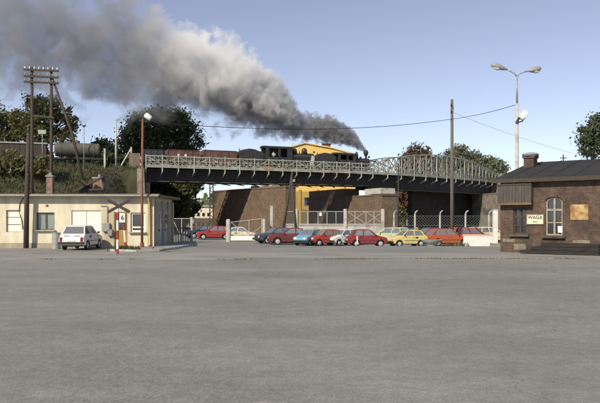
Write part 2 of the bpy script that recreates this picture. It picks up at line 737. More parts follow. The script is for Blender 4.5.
leaf_mat('leaf_dark', (0.050, 0.066, 0.040), (0.14, 0.165, 0.085))
leaf_mat('leaf_olive', (0.09, 0.098, 0.045), (0.25, 0.23, 0.105))
leaf_mat('leaf_grey', (0.11, 0.13, 0.085), (0.23, 0.25, 0.16))
leaf_mat('leaf_rust', (0.075, 0.048, 0.034), (0.20, 0.115, 0.070))
leaf_mat('leaf_mid', (0.06, 0.08, 0.035), (0.17, 0.19, 0.085))
M['bark'] = material('bark', (0.03, 0.024, 0.018), 0.95, (0.065, 0.052, 0.04), scale=3, stretch=(4, 4, 0.6))


def tree(name, label, base, lobes, nleaf, size, mat, seed, group=None, trunk_r=0.35, cat='tree', clump=0.75):
    """lobes: list of (centre offset from base, radii)."""
    rg = random.Random(seed)
    base = Vector(base)
    t = thing(name, label, cat, base, 0, group)
    tr = MB()
    top = max(c[2] for c, r in lobes)
    cx = sum(c[0] for c, r in lobes) / len(lobes)
    pts = [(0, 0, -0.3), (cx * .1 + .1, 0, top * .25), (cx * .4, 0.1, top * .55), (cx * .7, 0, top * .9)]
    tr.tube(pts, [trunk_r, trunk_r * .8, trunk_r * .6, trunk_r * .25], 8)
    tr.build('trunk', 'bark', t)
    for c, r in lobes:
        lb = MB()
        a = Vector(pts[1]).lerp(Vector(pts[2]), rg.random())
        b = Vector(c)
        mid = a.lerp(b, .5) + Vector((rg.uniform(-.4, .4), rg.uniform(-.4, .4), rg.uniform(0, .5)))
        lb.tube([a, mid, b], [trunk_r * .4, trunk_r * .26, trunk_r * .1], 6)
        for q in range(4):
            d = Vector((rg.uniform(-1, 1) * r[0], rg.uniform(-1, 1) * r[1], rg.uniform(-.3, 1) * r[2])) * .75
            lb.tube([mid.lerp(b, rg.random()), b + d * .5, b + d], [trunk_r * .14, trunk_r * .09, trunk_r * .04], 5)
        lb.build('limb', 'bark', t)
    vol = [r[0] * r[1] * r[2] for c, r in lobes]
    tv = sum(vol)
    cr = MB()
    for (c, r), v in zip(lobes, vol):
        nn = int(nleaf * v / tv)
        ncl = max(6, nn // 55)
        for q in range(ncl):
            while True:
                d = Vector((rg.uniform(-1, 1), rg.uniform(-1, 1), rg.uniform(-1, 1)))
                if 0.05 < d.length <= 1:
                    break
            d = d.normalized() * (d.length ** 0.45) * rg.uniform(.72, 1.1)
            cc = Vector(c) + Vector((d.x * r[0], d.y * r[1], d.z * r[2]))
            cs = clump * rg.uniform(.4, 1.45)
            for w in range(int(55 * rg.uniform(.5, 1.5))):
                p = cc + Vector((rg.gauss(0, cs * .55), rg.gauss(0, cs * .55), rg.gauss(0, cs * .42)))
                s = size * rg.uniform(.4, 1.5)
                nx = Vector((rg.uniform(-1, 1), rg.uniform(-1, 1), rg.uniform(-.6, 1))).normalized()
                u = nx.orthogonal().normalized() * s
                w_ = nx.cross(u).normalized() * s * .62
                cr.v += [p - u, p + w_ * .9 - u * .1, p + u, p - w_ * .9 + u * .15]
                k = len(cr.v)
                cr.f.append((k - 4, k - 3, k - 2, k - 1))
    cr.build('crown', mat, t, fixn=False)
    return t


def tree_px(name, label, px_base, y, z0, lob_px, nleaf, size, mat, seed, **kw):
    """lobes given as photo (cx, cy, rx, ry) at depth y, real sizes derived from that depth."""
    b = Vector(((px_base - 300) / FPX * y, y, z0))
    lobes = []
    rg = random.Random(seed + 100)
    for (cx, cy, rx, ry) in lob_px:
        c = at(cx, cy, y) - b
        rxm, rzm = rx / FPX * y, ry / FPX * y
        c.y = rg.uniform(-.4, .4) * rxm
        lobes.append(((c.x, c.y, c.z), (rxm, max(rxm * .85, 1.0), rzm)))
    return tree(name, label, b, lobes, nleaf, size, mat, seed, **kw)


tree_px('broadleaf_tree', 'loose olive green tree behind the twin telegraph pole on the embankment', 36, 97, 8.3,
        [(24, 122, 17, 18), (44, 108, 17, 15), (60, 122, 15, 16), (38, 134, 18, 12), (66, 138, 9, 9), (6, 130, 16, 18), (-12, 122, 18, 20)], 21000, 0.20, 'leaf_olive', 11, clump=0.75, trunk_r=.4)
tree_px('broadleaf_tree', 'big dark round tree standing behind the dark and red goods wagons', 160, 112, 8.0,
        [(150, 128, 24, 17), (176, 126, 20, 16), (135, 138, 16, 14), (190, 140, 13, 15), (160, 146, 28, 14), (120, 148, 12, 12), (168, 119, 15, 10)], 30000, 0.22, 'leaf_dark', 12, trunk_r=.55, clump=1.0)
tree_px('broadleaf_tree', 'low dark bushy tree behind the tank wagon on the embankment', 104, 104, 8.0,
        [(104, 152, 14, 10), (84, 156, 12, 8)], 4000, 0.30, 'leaf_dark', 13, trunk_r=.25)
tree_px('broadleaf_tree', 'copper brown tree showing above the right part of the bridge', 420, 165, -0.5,
        [(418, 160, 15, 13), (408, 168, 10, 12), (430, 167, 11, 12), (420, 180, 16, 16), (412, 205, 18, 15)], 20000, 0.34, 'leaf_rust', 14, trunk_r=.5, clump=1.2)
tree_px('broadleaf_tree', 'tallest grey green tree above the arched bridge span', 464, 175, -0.5,
        [(462, 158, 15, 13), (448, 164, 12, 12), (478, 166, 11, 12), (466, 180, 22, 16)], 20000, 0.34, 'leaf_grey', 15, trunk_r=.5, clump=1.2)
tree_px('broadleaf_tree', 'smaller grey green tree at the right end of the bridge', 492, 180, -0.5,
        [(490, 166, 8, 9), (499, 170, 8, 8), (494, 182, 13, 14)], 10000, 0.34, 'leaf_grey', 16, trunk_r=.4, clump=1.1)
tree_px('broadleaf_tree', 'dark tree rising behind the tarred roof at the right edge', 592, 62, -0.55,
        [(588, 136, 12, 12), (600, 128, 14, 14), (585, 150, 7, 6), (606, 150, 16, 14)], 9000, 0.12, 'leaf_dark', 17, trunk_r=.3, clump=.5)
tree_px('broadleaf_tree', 'leafy green tree behind the cream hut seen under the bridge end', 170, 106, -0.55,
        [(168, 193, 16, 11), (186, 192, 13, 9), (150, 196, 14, 10), (176, 208, 15, 10), (196, 187, 8, 5)], 9000, 0.30, 'leaf_mid', 18, trunk_r=.35)
tree_px('shrub', 'round green bush left of the distant cream house', 184, 112, -0.55,
        [(186, 214, 8, 8), (176, 218, 9, 8), (194, 205, 5, 6)], 3500, 0.28, 'leaf_mid', 19, trunk_r=.15, cat='bush')
tree_px('broadleaf_tree', 'brownish tree in shade under the arched span', 404, 150, -0.55,
        [(404, 200, 12, 13), (420, 204, 12, 14), (396, 214, 10, 10), (425, 218, 12, 10)], 8000, 0.42, 'leaf_rust', 20, trunk_r=.35, clump=1.0)
tree_px('broadleaf_tree', 'green tree right of the second brick pier under the bridge', 388, 140, -0.55,
        [(388, 206, 8, 11), (394, 218, 9, 9)], 4000, 0.38, 'leaf_mid', 21, trunk_r=.25, clump=.9)

def hedge(name, label, px0, px1, y, z0, h, n, size, mat, seed, dep=3.0):
    rg = random.Random(seed)
    mb = MB()
    for k in range(n):
        w = rg.random()
        pxx = px0 + (px1 - px0) * w
        yy = y + rg.gauss(0, dep * .4)
        x = (pxx - 300) / FPX * yy
        hh = h * (.75 + .45 * mnoise.noise(Vector((x * .35, seed, 0))) + .3 * mnoise.noise(Vector((x * 1.1, seed, 3))))
        z = z0 + rg.random() ** .7 * hh
        s = size * rg.uniform(.5, 1.3)
        nx = Vector((rg.uniform(-1, 1), rg.uniform(-1, .4), rg.uniform(-.5, 1))).normalized()
        u = nx.orthogonal().normalized() * s
        w_ = nx.cross(u) * .62
        p = Vector((x, yy, z))
        mb.v += [p - u, p + w_, p + u, p - w_]
        q = len(mb.v)
        mb.f.append((q - 4, q - 3, q - 2, q - 1))
    o = mb.build(name, mat, fixn=False)
    tag(o, label, 'bushes', kind='stuff')


hedge('trackside_bushes', 'dark bushes along the far side of the tracks on the embankment', -25, 138, 97, 8.2, 3.6, 6500, .34, 'leaf_dark', 41)
hedge('slope_bushes', 'tangled bushes at the top of the embankment slope on the left', -20, 52, 80, 7.0, 3.0, 2600, .24, 'leaf_olive', 42, dep=2.0)

# far wooded skyline
mb = MB()
rg = random.Random(5)
for k in range(9000):
    x = rg.uniform(-260, 260)
    y = rg.uniform(215, 260)
    h = 9 + 5 * mnoise.noise(Vector((x * 0.03, 1.7, 0))) + 3 * mnoise.noise(Vector((x * 0.15, 4.2, 0)))
    z = rg.random() ** 0.6 * h
    s = rg.uniform(.6, 1.3)
    nx = Vector((rg.uniform(-1, 1), -1, rg.uniform(-.2, 1))).normalized()
    u = nx.orthogonal().normalized() * s
    w_ = nx.cross(u) * .8
    p = Vector((x, y, z))
    mb.v += [p - u, p + w_, p + u, p - w_]
    q = len(mb.v)
    mb.f.append((q - 4, q - 3, q - 2, q - 1))
o = mb.build('distant_wood', 'leaf_mid', fixn=False)
tag(o, 'far belt of trees along the horizon behind the bridge', 'trees', kind='stuff')

# ================================================================== RAILWAY BRIDGE
bp0 = path(S_L, 0, 0)
bridge = thing('railway_bridge', 'long pale grey lattice girder railway bridge with an arched right hand span', 'bridge', (bp0.x, bp0.y, 0))
PANEL_L = (S_MID - S_L) / 16.0
PANEL_R = (S_R - S_MID) / 13.0


def arch_h(s):
    if s <= S_MID:
        return 1.45
    t = (s - S_MID) / (S_R - S_MID)
    return 1.5 + 2.3 * max(0.0, math.sin(math.pi * t ** 0.85)) ** 0.85


stations = [S_L + PANEL_L * i for i in range(17)] + [S_MID + PANEL_R * i for i in range(1, 14)]
NL = 17
UPN = (0, 0, 1)
# deck and girders: one piece per panel
for i in range(len(stations) - 1):
    a, b = stations[i], stations[i + 1]
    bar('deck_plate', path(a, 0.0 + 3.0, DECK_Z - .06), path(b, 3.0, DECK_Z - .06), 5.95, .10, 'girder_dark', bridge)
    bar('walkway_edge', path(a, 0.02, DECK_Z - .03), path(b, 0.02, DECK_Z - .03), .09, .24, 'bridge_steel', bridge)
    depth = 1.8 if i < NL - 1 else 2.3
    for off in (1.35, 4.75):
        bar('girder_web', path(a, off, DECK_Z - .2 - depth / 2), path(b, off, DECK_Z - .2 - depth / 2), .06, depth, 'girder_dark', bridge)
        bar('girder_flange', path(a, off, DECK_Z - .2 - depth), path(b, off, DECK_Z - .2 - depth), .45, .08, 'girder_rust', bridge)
    bar('cross_girder', path(a, 1.4, DECK_Z - .9), path(a, 4.7, DECK_Z - .9), .2, .6, 'girder_dark', bridge)
    bar('wind_brace', path(a, 1.4, DECK_Z - 2.2), path(b, 4.7, DECK_Z - 2.2), .12, .12, 'girder_dark', bridge)
    bar('rail', path(a, TRACK - .375, DECK_Z + .07), path(b, TRACK - .375, DECK_Z + .07), .06, .12, 'girder_dark', bridge)
    bar('rail', path(a, TRACK + .375, DECK_Z + .07), path(b, TRACK + .375, DECK_Z + .07), .06, .12, 'girder_dark', bridge)
    for side, off in (('near', 0.0), ('far', FAR)):
        ha, hb = arch_h(a), arch_h(b)
        arched = i >= NL - 1
        cw = .16 if arched else .13
        bar('top_chord', path(a, off, DECK_Z + ha), path(b, off, DECK_Z + hb), cw, cw * 1.15, 'bridge_steel', bridge)
        bar('bottom_chord', path(a, off + .004, DECK_Z + .19), path(b, off + .004, DECK_Z + .19), .11, .14, 'bridge_steel', bridge)
        bar('hand_rail', path(a, off - .05, DECK_Z + .80), path(b, off - .05, DECK_Z + .80), .06, .07, 'bridge_steel', bridge)
        bar('mid_rail', path(a, off - .05, DECK_Z + .48), path(b, off - .05, DECK_Z + .48), .05, .06, 'bridge_steel', bridge)
        bar('post', path(a, off, DECK_Z - .15), path(a, off, DECK_Z + ha + (.18 if not arched else 0)), .13, .13, 'bridge_steel', bridge, up=(0, 1, 0))
        mid = (a + b) / 2
        hm = (ha + hb) / 2
        if not arched:
            # one bold diagonal per panel, mirrored in turn, with a light lattice behind
            if i % 2 == 0:
                pa, pb = path(a, off + .05, DECK_Z + ha), path(b, off + .05, DECK_Z + .2)
            else:
                pa, pb = path(a, off + .05, DECK_Z + .2), path(b, off + .05, DECK_Z + hb)
            bar('diagonal', pa, pb, .05, .17, 'bridge_steel', bridge)
            for q0, q1 in ((a, mid), (mid, b)):
                bar('lattice_bar', path(q0, off + .14, DECK_Z + .2), path(q1, off + .14, DECK_Z + 1.4), .035, .10, 'bridge_steel', bridge)
                bar('lattice_bar', path(q0, off + .17, DECK_Z + 1.4), path(q1, off + .17, DECK_Z + .2), .035, .10, 'bridge_steel', bridge)
        else:
            bar('diagonal', path(a, off + .05, DECK_Z + ha), path(b, off + .05, DECK_Z + .2), .05, .13, 'bridge_steel', bridge)
            bar('diagonal', path(a, off + .10, DECK_Z + .2), path(b, off + .10, DECK_Z + hb), .05, .11, 'bridge_steel', bridge)
            for q0, q1 in ((a, mid), (mid, b)):
                z0_, z1_ = arch_h(q0), arch_h(q1)
                bar('lattice_bar', path(q0, off + .16, DECK_Z + .2), path(q1, off + .16, DECK_Z + z1_), .04, .10, 'bridge_steel', bridge)
                bar('lattice_bar', path(q0, off + .19, DECK_Z + z0_), path(q1, off + .19, DECK_Z + .2), .04, .10, 'bridge_steel', bridge)
            bar('stanchion', path(mid, off, DECK_Z + .1), path(mid, off, DECK_Z + hm), .08, .08, 'bridge_steel', bridge, up=(0, 1, 0))
        if side == 'near':
            # thin lattice of the walkway railing
            for q in range(1, 4):
                sx = a + (b - a) * q / 4
                bar('baluster', path(sx, off - .05, DECK_Z + .02), path(sx, off - .05, DECK_Z + (.8 if arched else 1.4)), .035, .035, 'bridge_steel', bridge, up=(0, 1, 0))
for a in stations:
    # cantilever bracket that carries the walkway: sloping flange and thin web
    bar('bracket', path(a, .0, DECK_Z - .62), path(a, 1.32, DECK_Z - 1.20), .06, .26, 'bridge_steel', bridge)
    bar('bracket_tie', path(a, .05, DECK_Z - .22), path(a, 1.3, DECK_Z - .22), .10, .09, 'bridge_steel', bridge)
    bar('bracket_drop', path(a, .02, DECK_Z - .72), path(a, .02, DECK_Z - .16), .15, .15, 'bridge_steel', bridge, up=(0, 1, 0))
# low arched far chord that shows behind the front engine
for i in range(10):
    a, b = s_px(346, FAR) + i * 1.15, s_px(346, FAR) + (i + 1) * 1.15
    ha, hb = 1.5 + 1.15 * math.sin(math.pi * i / 10), 1.5 + 1.15 * math.sin(math.pi * (i + 1) / 10)
    bar('arch_chord', path(a, FAR + .2, DECK_Z + ha), path(b, FAR + .2, DECK_Z + hb), .16, .2, 'bridge_steel', bridge)
    bar('arch_post', path(b, FAR + .2, DECK_Z + .2), path(b, FAR + .2, DECK_Z + hb), .09, .09, 'bridge_steel', bridge, up=(0, 1, 0))

# ------------------------------------------------------------------ piers and abutments (walls set askew to the track)
def skew_wall(name, label, cat, a, b, thick, h, mat, ang):
    a, b = Vector((*a, 0)), Vector((*b, 0))
    t = thing(name, label, cat, (a.x, a.y, -0.6))
    d = (b - a).normalized()
    nrm = Vector((d.y, -d.x, 0))          # away from the camera side
    if nrm.y < 0:
        nrm = -nrm
    z0 = -0.8
    mb = MB()
    mb.beam(a + nrm * thick / 2 + Vector((0, 0, (h + z0) / 2)), b + nrm * thick / 2 + Vector((0, 0, (h + z0) / 2)), thick, h - z0)
    mb.build('wall', mat, t, world=True)
    c = MB()
    c.beam(a - d * .12 + nrm * thick / 2 + Vector((0, 0, h + .11)), b + d * .1 + nrm * thick / 2 + Vector((0, 0, h + .11)), thick + .16, .22)
    c.build('coping', mat, t, world=True)
    return t, d, nrm


a1 = math.atan2(18, -12.5)
a2 = math.atan2(22, -10.6)
M['pier_brick_1'] = brick_material('pier_brick_1', (0.20, 0.125, 0.075), (0.145, 0.095, 0.062), (0.13, 0.11, 0.09), a1, soot=(0.085, 0.068, 0.05), bw=.27, bh=.08, soot_amt=.75)
M['pier_brick_2'] = brick_material('pier_brick_2', (0.19, 0.12, 0.075), (0.14, 0.095, 0.062), (0.13, 0.11, 0.09), a2, soot=(0.085, 0.07, 0.052), soot_amt=.75)
M['stone_wall'] = material('stone_wall', (0.15, 0.135, 0.11), 0.95, (0.25, 0.225, 0.185), scale=1.2, detail=9, bump=.6, bscale=4, col3=(0.09, 0.08, 0.068), s3=.5)
t, d, nrm = skew_wall('bridge_pier', 'large brown brick pier wall behind the cream car and the open gate', 'pier', (-2.0, 89.5), (-14.4, 107.5), 1.7, 5.9, 'pier_brick_1', a1)
for q in range(3):
    p = Vector((-2.0, 89.5, 0)) + d * (5.0 + q * 2.6) + nrm * 1.2
    bb = MB().box((p.x, p.y, 6.33), (.9, 1.0, .30), a1)
    bb.build('bearing_block', 'concrete_dark', t, world=True)
t, d, nrm = skew_wall('bridge_pier', 'second brown brick pier wall behind the wire fence in the middle', 'pier', (12.2, 97), (1.6, 119), 3.0, 5.0, 'pier_brick_2', a2)
wa_, wb_2 = Vector((12.2, 97, 0)) + d * 11.5 + nrm * 1.5, Vector((1.6, 119, 0)) + nrm * 1.5
MB().beam(wa_ + Vector((0, 0, 5.86)), wb_2 + Vector((0, 0, 5.86)), 2.9, 1.25).build('upper_course', 'pier_brick_2', t, world=True)
p = Vector((12.2, 97, 0)) + d * 2.6 + nrm * 1.3
MB().box((p.x, p.y, 5.73), (4.6, 2.5, .85), a2).build('bearing_block', 'concrete', t, world=True)
# steel trestle column on the first pier and lattice mast left of it
t, d, nrm = skew_wall('bridge_abutment', 'tall grey stone abutment at the right end of the bridge', 'abutment', (37.3, 119), (34.6, 131), 4.0, 6.1, 'stone_wall', 0)
p = path(S_R + 2.5, 3.0)
MB().box((p.x + 1.0, p.y, 4.0), (6.5, 7.0, 9.6), math.atan2(.8, .6)).build('abutment_block', 'stone_wall', t, world=True)
pa_, pb_ = path(s_px(430), 4.4, 2.9), path(S_R, 4.4, 2.9)
M['shade_brick'] = brick_material('shade_brick', (0.05, 0.04, 0.033), (0.04, 0.034, 0.03), (0.05, 0.045, 0.04), .8, soot=(.02, .018, .016))  # near-black brick: the shadow under the span put into the colour
MB().beam(pa_, pb_, .8, 7.2).build('added_shade_wall', 'shade_brick', t, world=True)  # added wall that fills the shadowed gap under the span
p = path(S_R + .4, -.35)
MB().box((p.x, p.y, 4.9), (1.5, 1.5, 11.4), .8).build('end_pillar', 'stone_wall', t, world=True)

t = thing('bridge_abutment', 'stone abutment and sloping wing wall at the left end of the bridge', 'abutment', (bp0.x, bp0.y, -0.6))
p = path(S_L - 1.4, 2.9)
MB().box((p.x, p.y, 2.9), (3.2, 6.4, 7.3), math.atan(.43)).build('wall', 'stone_wall', t, world=True)
p = path(S_L - 1.5, .3)
M['stone_red'] = material('stone_red', (0.16, 0.11, 0.085), 0.95, (0.22, 0.165, 0.13), scale=2.2, detail=8, bump=.5, bscale=5)
MB().box((p.x, p.y, 4.9), (1.3, 1.3, 11.2), math.atan(.43)).build('parapet_pillar', 'stone_red', t, world=True)
mb = MB()
wa, wb = path(S_L - .8, -.9, 8.5), Vector((path(S_L - .8).x + 3.0, 78.0, 1.2))
wn_ = Vector((.9, .18, 0)).normalized() * .45
mb.add([wa - wn_, wa + wn_, wb + wn_, wb - wn_,
        Vector((wa.x, wa.y, -1)) - wn_, Vector((wa.x, wa.y, -1)) + wn_, Vector((wb.x, wb.y, -1)) + wn_, Vector((wb.x, wb.y, -1)) - wn_],
       [(0, 1, 2, 3), (7, 6, 5, 4), (0, 1, 5, 4), (1, 2, 6, 5), (2, 3, 7, 6), (3, 0, 4, 7)])
mb.build('wing_wall', 'stone_wall', t, world=True)

# black lattice mast beside the first pier
def lattice_mast(label, px, y, z1, w=.45):
    b = on_ground(px, y)
    t = thing('lattice_mast', label, 'mast', b)
    n = int((z1 - b.z) / .55)
    for sx in (-1, 1):
        for sy in (-1, 1):
            bar('leg', b + Vector((sx * w / 2, sy * w / 2, -.2)), b + Vector((sx * w / 2, sy * w / 2, z1 - b.z)), .09, .09, 'black_metal', t, up=(0, 1, 0))
    for k in range(n):
        for sy in (-1, 1):
            z = k * .55
            s = 1 if k % 2 else -1
            bar('lacing', b + Vector((-s * w / 2, sy * w / 2, z)), b + Vector((s * w / 2, sy * w / 2, z + .55)), .05, .05, 'black_metal', t)
    MB().box(b + Vector((0, 0, .35)), (.7, .7, .9)).build('footing', 'concrete', t, world=True)
    return t


lattice_mast('black lattice mast standing left of the big brown pier', 211.5, 88, 6.3)

# ================================================================== THE TRAIN
RAIL = DECK_Z + .14


class Veh:
    """A vehicle between two photo columns on the track; local x runs along it to the right."""

    def __init__(self, name, label, cat, px0, px1, group=None, z=RAIL, off=TRACK):
        s0, s1 = s_px(px0, off), s_px(px1, off)
        a, b = path(s0, off, z), path(s1, off, z)
        self.L = (b - a).length
        self.t = thing(name, label, cat, a, math.atan2(b.y - a.y, b.x - a.x), group)


def wheelset(t, x, r, gauge=.75, mat='black_metal'):
    for sgn in (-1, 1):
        w = MB().cyl((x, sgn * gauge / 2 - .05, r), (x, sgn * gauge / 2 + .05, r), r, n=16)
        w.cyl((x, sgn * (gauge / 2) - sgn * .06, r), (x, sgn * (gauge / 2) - sgn * .09, r), r + .03, n=16)
        wo_ = w.build('wheel', mat, t)
        hub = MB().cyl((x, sgn * gauge / 2 + sgn * .05, r), (x, sgn * gauge / 2 + sgn * .09, r), r * .3, n=10)
        hub.build('hub', mat, wo_)
    MB().cyl((x, -gauge / 2, r), (x, gauge / 2, r), .05, n=8).build('axle', mat, t)


M['wagon_red'] = material('wagon_red', (0.125, 0.056, 0.043), 0.85, (0.082, 0.040, 0.033), scale=1.2, detail=8, stretch=(1, 1, .4), col3=(0.155, 0.09, 0.07), s3=.9, coords='object')
M['wagon_dark'] = material('wagon_dark', (0.025, 0.03, 0.045), 0.8, (0.05, 0.05, 0.06), scale=2, coords='object')


def gondola(label, px0, px1, mat, h, group, marks=()):
    v = Veh('goods_wagon', label, 'wagon', px0, px1, group)
    t, L = v.t, v.L
    MB().box((L / 2, 0, .62), (L - .5, 1.7, .16)).build('underframe', 'black_metal', t)
    n = max(3, int(L / 1.1))
    pw = (L - .5) / n
    for sgn in (-1, 1):
        for k in range(n):
            for q in range(3):
                hh = (h - .72) / 3
                MB().box((.25 + pw * (k + .5), sgn * .95, .72 + hh * (q + .5)), (pw - .03, .05, hh - .015)).build('side_plank', mat, t)
        for k in range(n + 1):
            MB().box((.25 + pw * k, sgn * 1.0, .7 + (h - .7) / 2), (.09, .06, h - .66)).build('side_post', mat, t)
        MB().box((L / 2, sgn * .98, h + .02), (L - .45, .1, .07)).build('top_rail', mat, t)
    for x in (.27, L - .27):
        MB().box((x, 0, .7 + (h - .7) / 2), (.06, 1.88, h - .7)).build('end_wall', mat, t)
    for x in (L * .2, L * .2 + 1.0, L * .8 - 1.0, L * .8):
        wheelset(t, x, .3)
    for x in (.05, L - .05):
        MB().cyl((x - .22, 0, .62), (x + .22, 0, .62), .13, n=10).build('buffer', 'black_metal', t)
    for (fx, w) in marks:
        MB().box((L * fx, -1.0335, (h + .8) / 2 + .1), (w, .006, .34)).build('painted_mark', 'white_paint', t)


gondola('dark blue goods wagon at the left end of the bridge train', 141, 163.5, 'wagon_dark', 2.35, 'wagons of the train')
gondola('brick red open wagon with white painted marks behind the lattice girder', 164.5, 199.5, 'wagon_red', 2.45, 'wagons of the train', ((.35, .28), (.55, .34)))
gondola('brick red open wagon coupled directly behind the rear engine', 200.5, 236, 'wagon_red', 2.6, 'wagons of the train')


def tender(v, h, bow=True):
    t, L = v.t, v.L
    MB().box((L / 2, 0, .72), (L - .2, 1.7, .22)).build('frame', 'loco_black', t)
    pr = [(.15, .85), (L - .1, .85), (L - .1, h - .15), (L * .75, h + .02), (L * .3, h + .1), (.3, h - .12), (.15, h - .3)]
    MB().prism(pr, -.95, .95).build('tank_body', 'loco_black', t, bevel=.05)
    cl = [(.4, h - .1), (L * .85, h - .05), (L * .7, h + .22), (L * .45, h + .32), (L * .2, h + .12)]
    MB().prism(cl, -.7, .7).build('coal_heap', 'loco_black', t, bevel=.12)
    MB().cyl((.25, -.7, h - .2), (.25, -.7, h + .28), .07, n=8).build('rear_lamp', 'loco_black', t)
    for x in (L * .22, L * .5, L * .78):
        wheelset(t, x, .35)
    MB().cyl((-.25, 0, .7), (.1, 0, .7), .13, n=10).build('buffer', 'loco_black', t)


def dome(t, name, x, z, r, h, mat='loco_black'):
    pts = [(x, 0, z - .1), (x, 0, z + h * .55), (x, 0, z + h * .8), (x, 0, z + h * .95), (x, 0, z + h)]
    MB().tube(pts, [r * 1.15, r, r * .86, r * .5, r * .1], 16).build(name, mat, t, smooth=True)


def engine(v, H, cab0, cab1, boiler_z, boiler_r, domes, chimney, wheels, cab_open=True):
    """x grows to the front. cab between cab0 and cab1."""
    t, L = v.t, v.L
    MB().box((L / 2, 0, .72), (L - .1, .8, .34)).build('frame', 'loco_black', t)
    MB().box(((cab0 + L) / 2, 0, 1.16), (L - cab0, 1.9, .06)).build('running_board', 'loco_black', t)
    # boiler with smokebox and bands
    MB().cyl((cab1 - .2, 0, boiler_z), (L - .95, 0, boiler_z), boiler_r, n=24).build('boiler', 'loco_black', t, smooth=False, bevel=.01)
    MB().cyl((L - 1.15, 0, boiler_z), (L - .25, 0, boiler_z), boiler_r + .05, n=24).build('smokebox', 'loco_black', t)
    sd = MB().cyl((L - .25, 0, boiler_z), (L - .17, 0, boiler_z), boiler_r * .8, n=20).build('smokebox_door', 'loco_black', t)
    MB().cyl((L - .17, 0, boiler_z), (L - .08, 0, boiler_z), .07, n=8).build('handle', 'galv', sd)
    k = cab1 + .3
    while k < L - 1.2:
        MB().cyl((k, 0, boiler_z), (k + .05, 0, boiler_z), boiler_r + .015, n=24).build('boiler_band', 'loco_black', t)
        k += .75
    for (nm, x, r, h) in domes:
        dome(t, nm, x, boiler_z + boiler_r, r, h)
    if chimney:
        x, z1, rb = chimney
        zb = boiler_z + boiler_r - .05
        pts = [(x, 0, zb), (x, 0, zb + .12), (x, 0, z1 - .95), (x, 0, z1 - .72), (x, 0, z1 - .38), (x, 0, z1 - .1), (x, 0, z1)]
        MB().tube(pts, [.34, .2, .19, rb * .8, rb, rb * .8, rb * .6], 18).build('chimney', 'loco_black', t, smooth=False)
    # cab: side sheets with window openings built from panels, roof curved
    cz0, sill, head = 1.15, 2.0, H - .45
    cl = cab1 - cab0
    for sgn in (-1, 1):
        y = sgn * 1.0
        MB().box(((cab0 + cab1) / 2, y, (cz0 + sill) / 2), (cl, .05, sill - cz0)).build('cab_side_sheet', 'loco_black', t)
        for x0, x1 in ((cab0, cab0 + cl * .13), (cab0 + cl * .47, cab0 + cl * .55), (cab1 - cl * .2, cab1)) if sgn < 0 else ((cab0, cab1),):
            MB().box(((x0 + x1) / 2, y, (sill + head) / 2), (x1 - x0, .05, head - sill)).build('cab_pillar', 'loco_black', t)
        MB().box(((cab0 + cab1) / 2, y, (head + H - .3) / 2), (cl, .05, H - .3 - head)).build('cab_head_panel', 'loco_black', t)
    MB().box((cab1 - .03, 0, (cz0 + H - .3) / 2), (.06, 1.94, H - .3 - cz0)).build('cab_front', 'loco_black', t)
    prof = [(-1.1, H - .34), (-1.02, H - .2), (-.7, H - .05), (0, H), (.7, H - .05), (1.02, H - .2), (1.1, H - .34), (.9, H - .3), (-.9, H - .3)]
    MB().prism([(p[0], p[1]) for p in prof], cab0 - .25, cab1 + .15, axis='x').build('cab_roof', 'loco_black', t)
    # motion
    for (x, r) in wheels:
        wheelset(t, x, r)
    if len(wheels) > 1:
        for sgn in (-1, 1):
            xs_ = [w[0] for w in wheels if w[1] > .36]
            MB().box(((min(xs_) + max(xs_)) / 2, sgn * .52, .36), (max(xs_) - min(xs_), .05, .1)).build('coupling_rod', 'galv', t)
            MB().box((L - .95, sgn * .78, .72), (.8, .42, .46)).build('cylinder', 'loco_black', t, bevel=.12)
    for sgn in (-1, 1):
        MB().box(((cab1 + L - 1.2) / 2, sgn * .80, 1.52), (max(.6, (L - 1.2 - cab1) * .8), .34, .62)).build('side_tank', 'loco_black', t, bevel=.04)
        MB().tube([(cab1, sgn * (boiler_r + .05), boiler_z + .25), (L - .3, sgn * (boiler_r + .05), boiler_z + .25)], .025, 6).build('handrail', 'galv', t)
        MB().tube([(cab1 + .3, sgn * boiler_r * .8, boiler_z + boiler_r * .5), (cab1 + .5, sgn * (boiler_r + .1), boiler_z - .1), (L - 1.0, sgn * (boiler_r + .1), boiler_z - .3), (L - .95, sgn * .7, .95)], .045, 6).build('steam_pipe', 'loco_black', t)
    MB().box((L - .04, 0, .75), (.1, 1.8, .3)).build('buffer_beam', 'red_paint', t)
    MB().cyl((L, 0, .7), (L + .3, 0, .7), .14, n=10).build('buffer', 'loco_black', t)
    lp = MB().cyl((L - .1, 0, boiler_z + boiler_r + .3), (L + .1, 0, boiler_z + boiler_r + .3), .16, n=14).build('headlamp', 'loco_black', t)
    MB().cyl((L + .1, 0, boiler_z + boiler_r + .3), (L + .115, 0, boiler_z + boiler_r + .3), .13, n=14).build('lens', 'lamp_glass', lp)


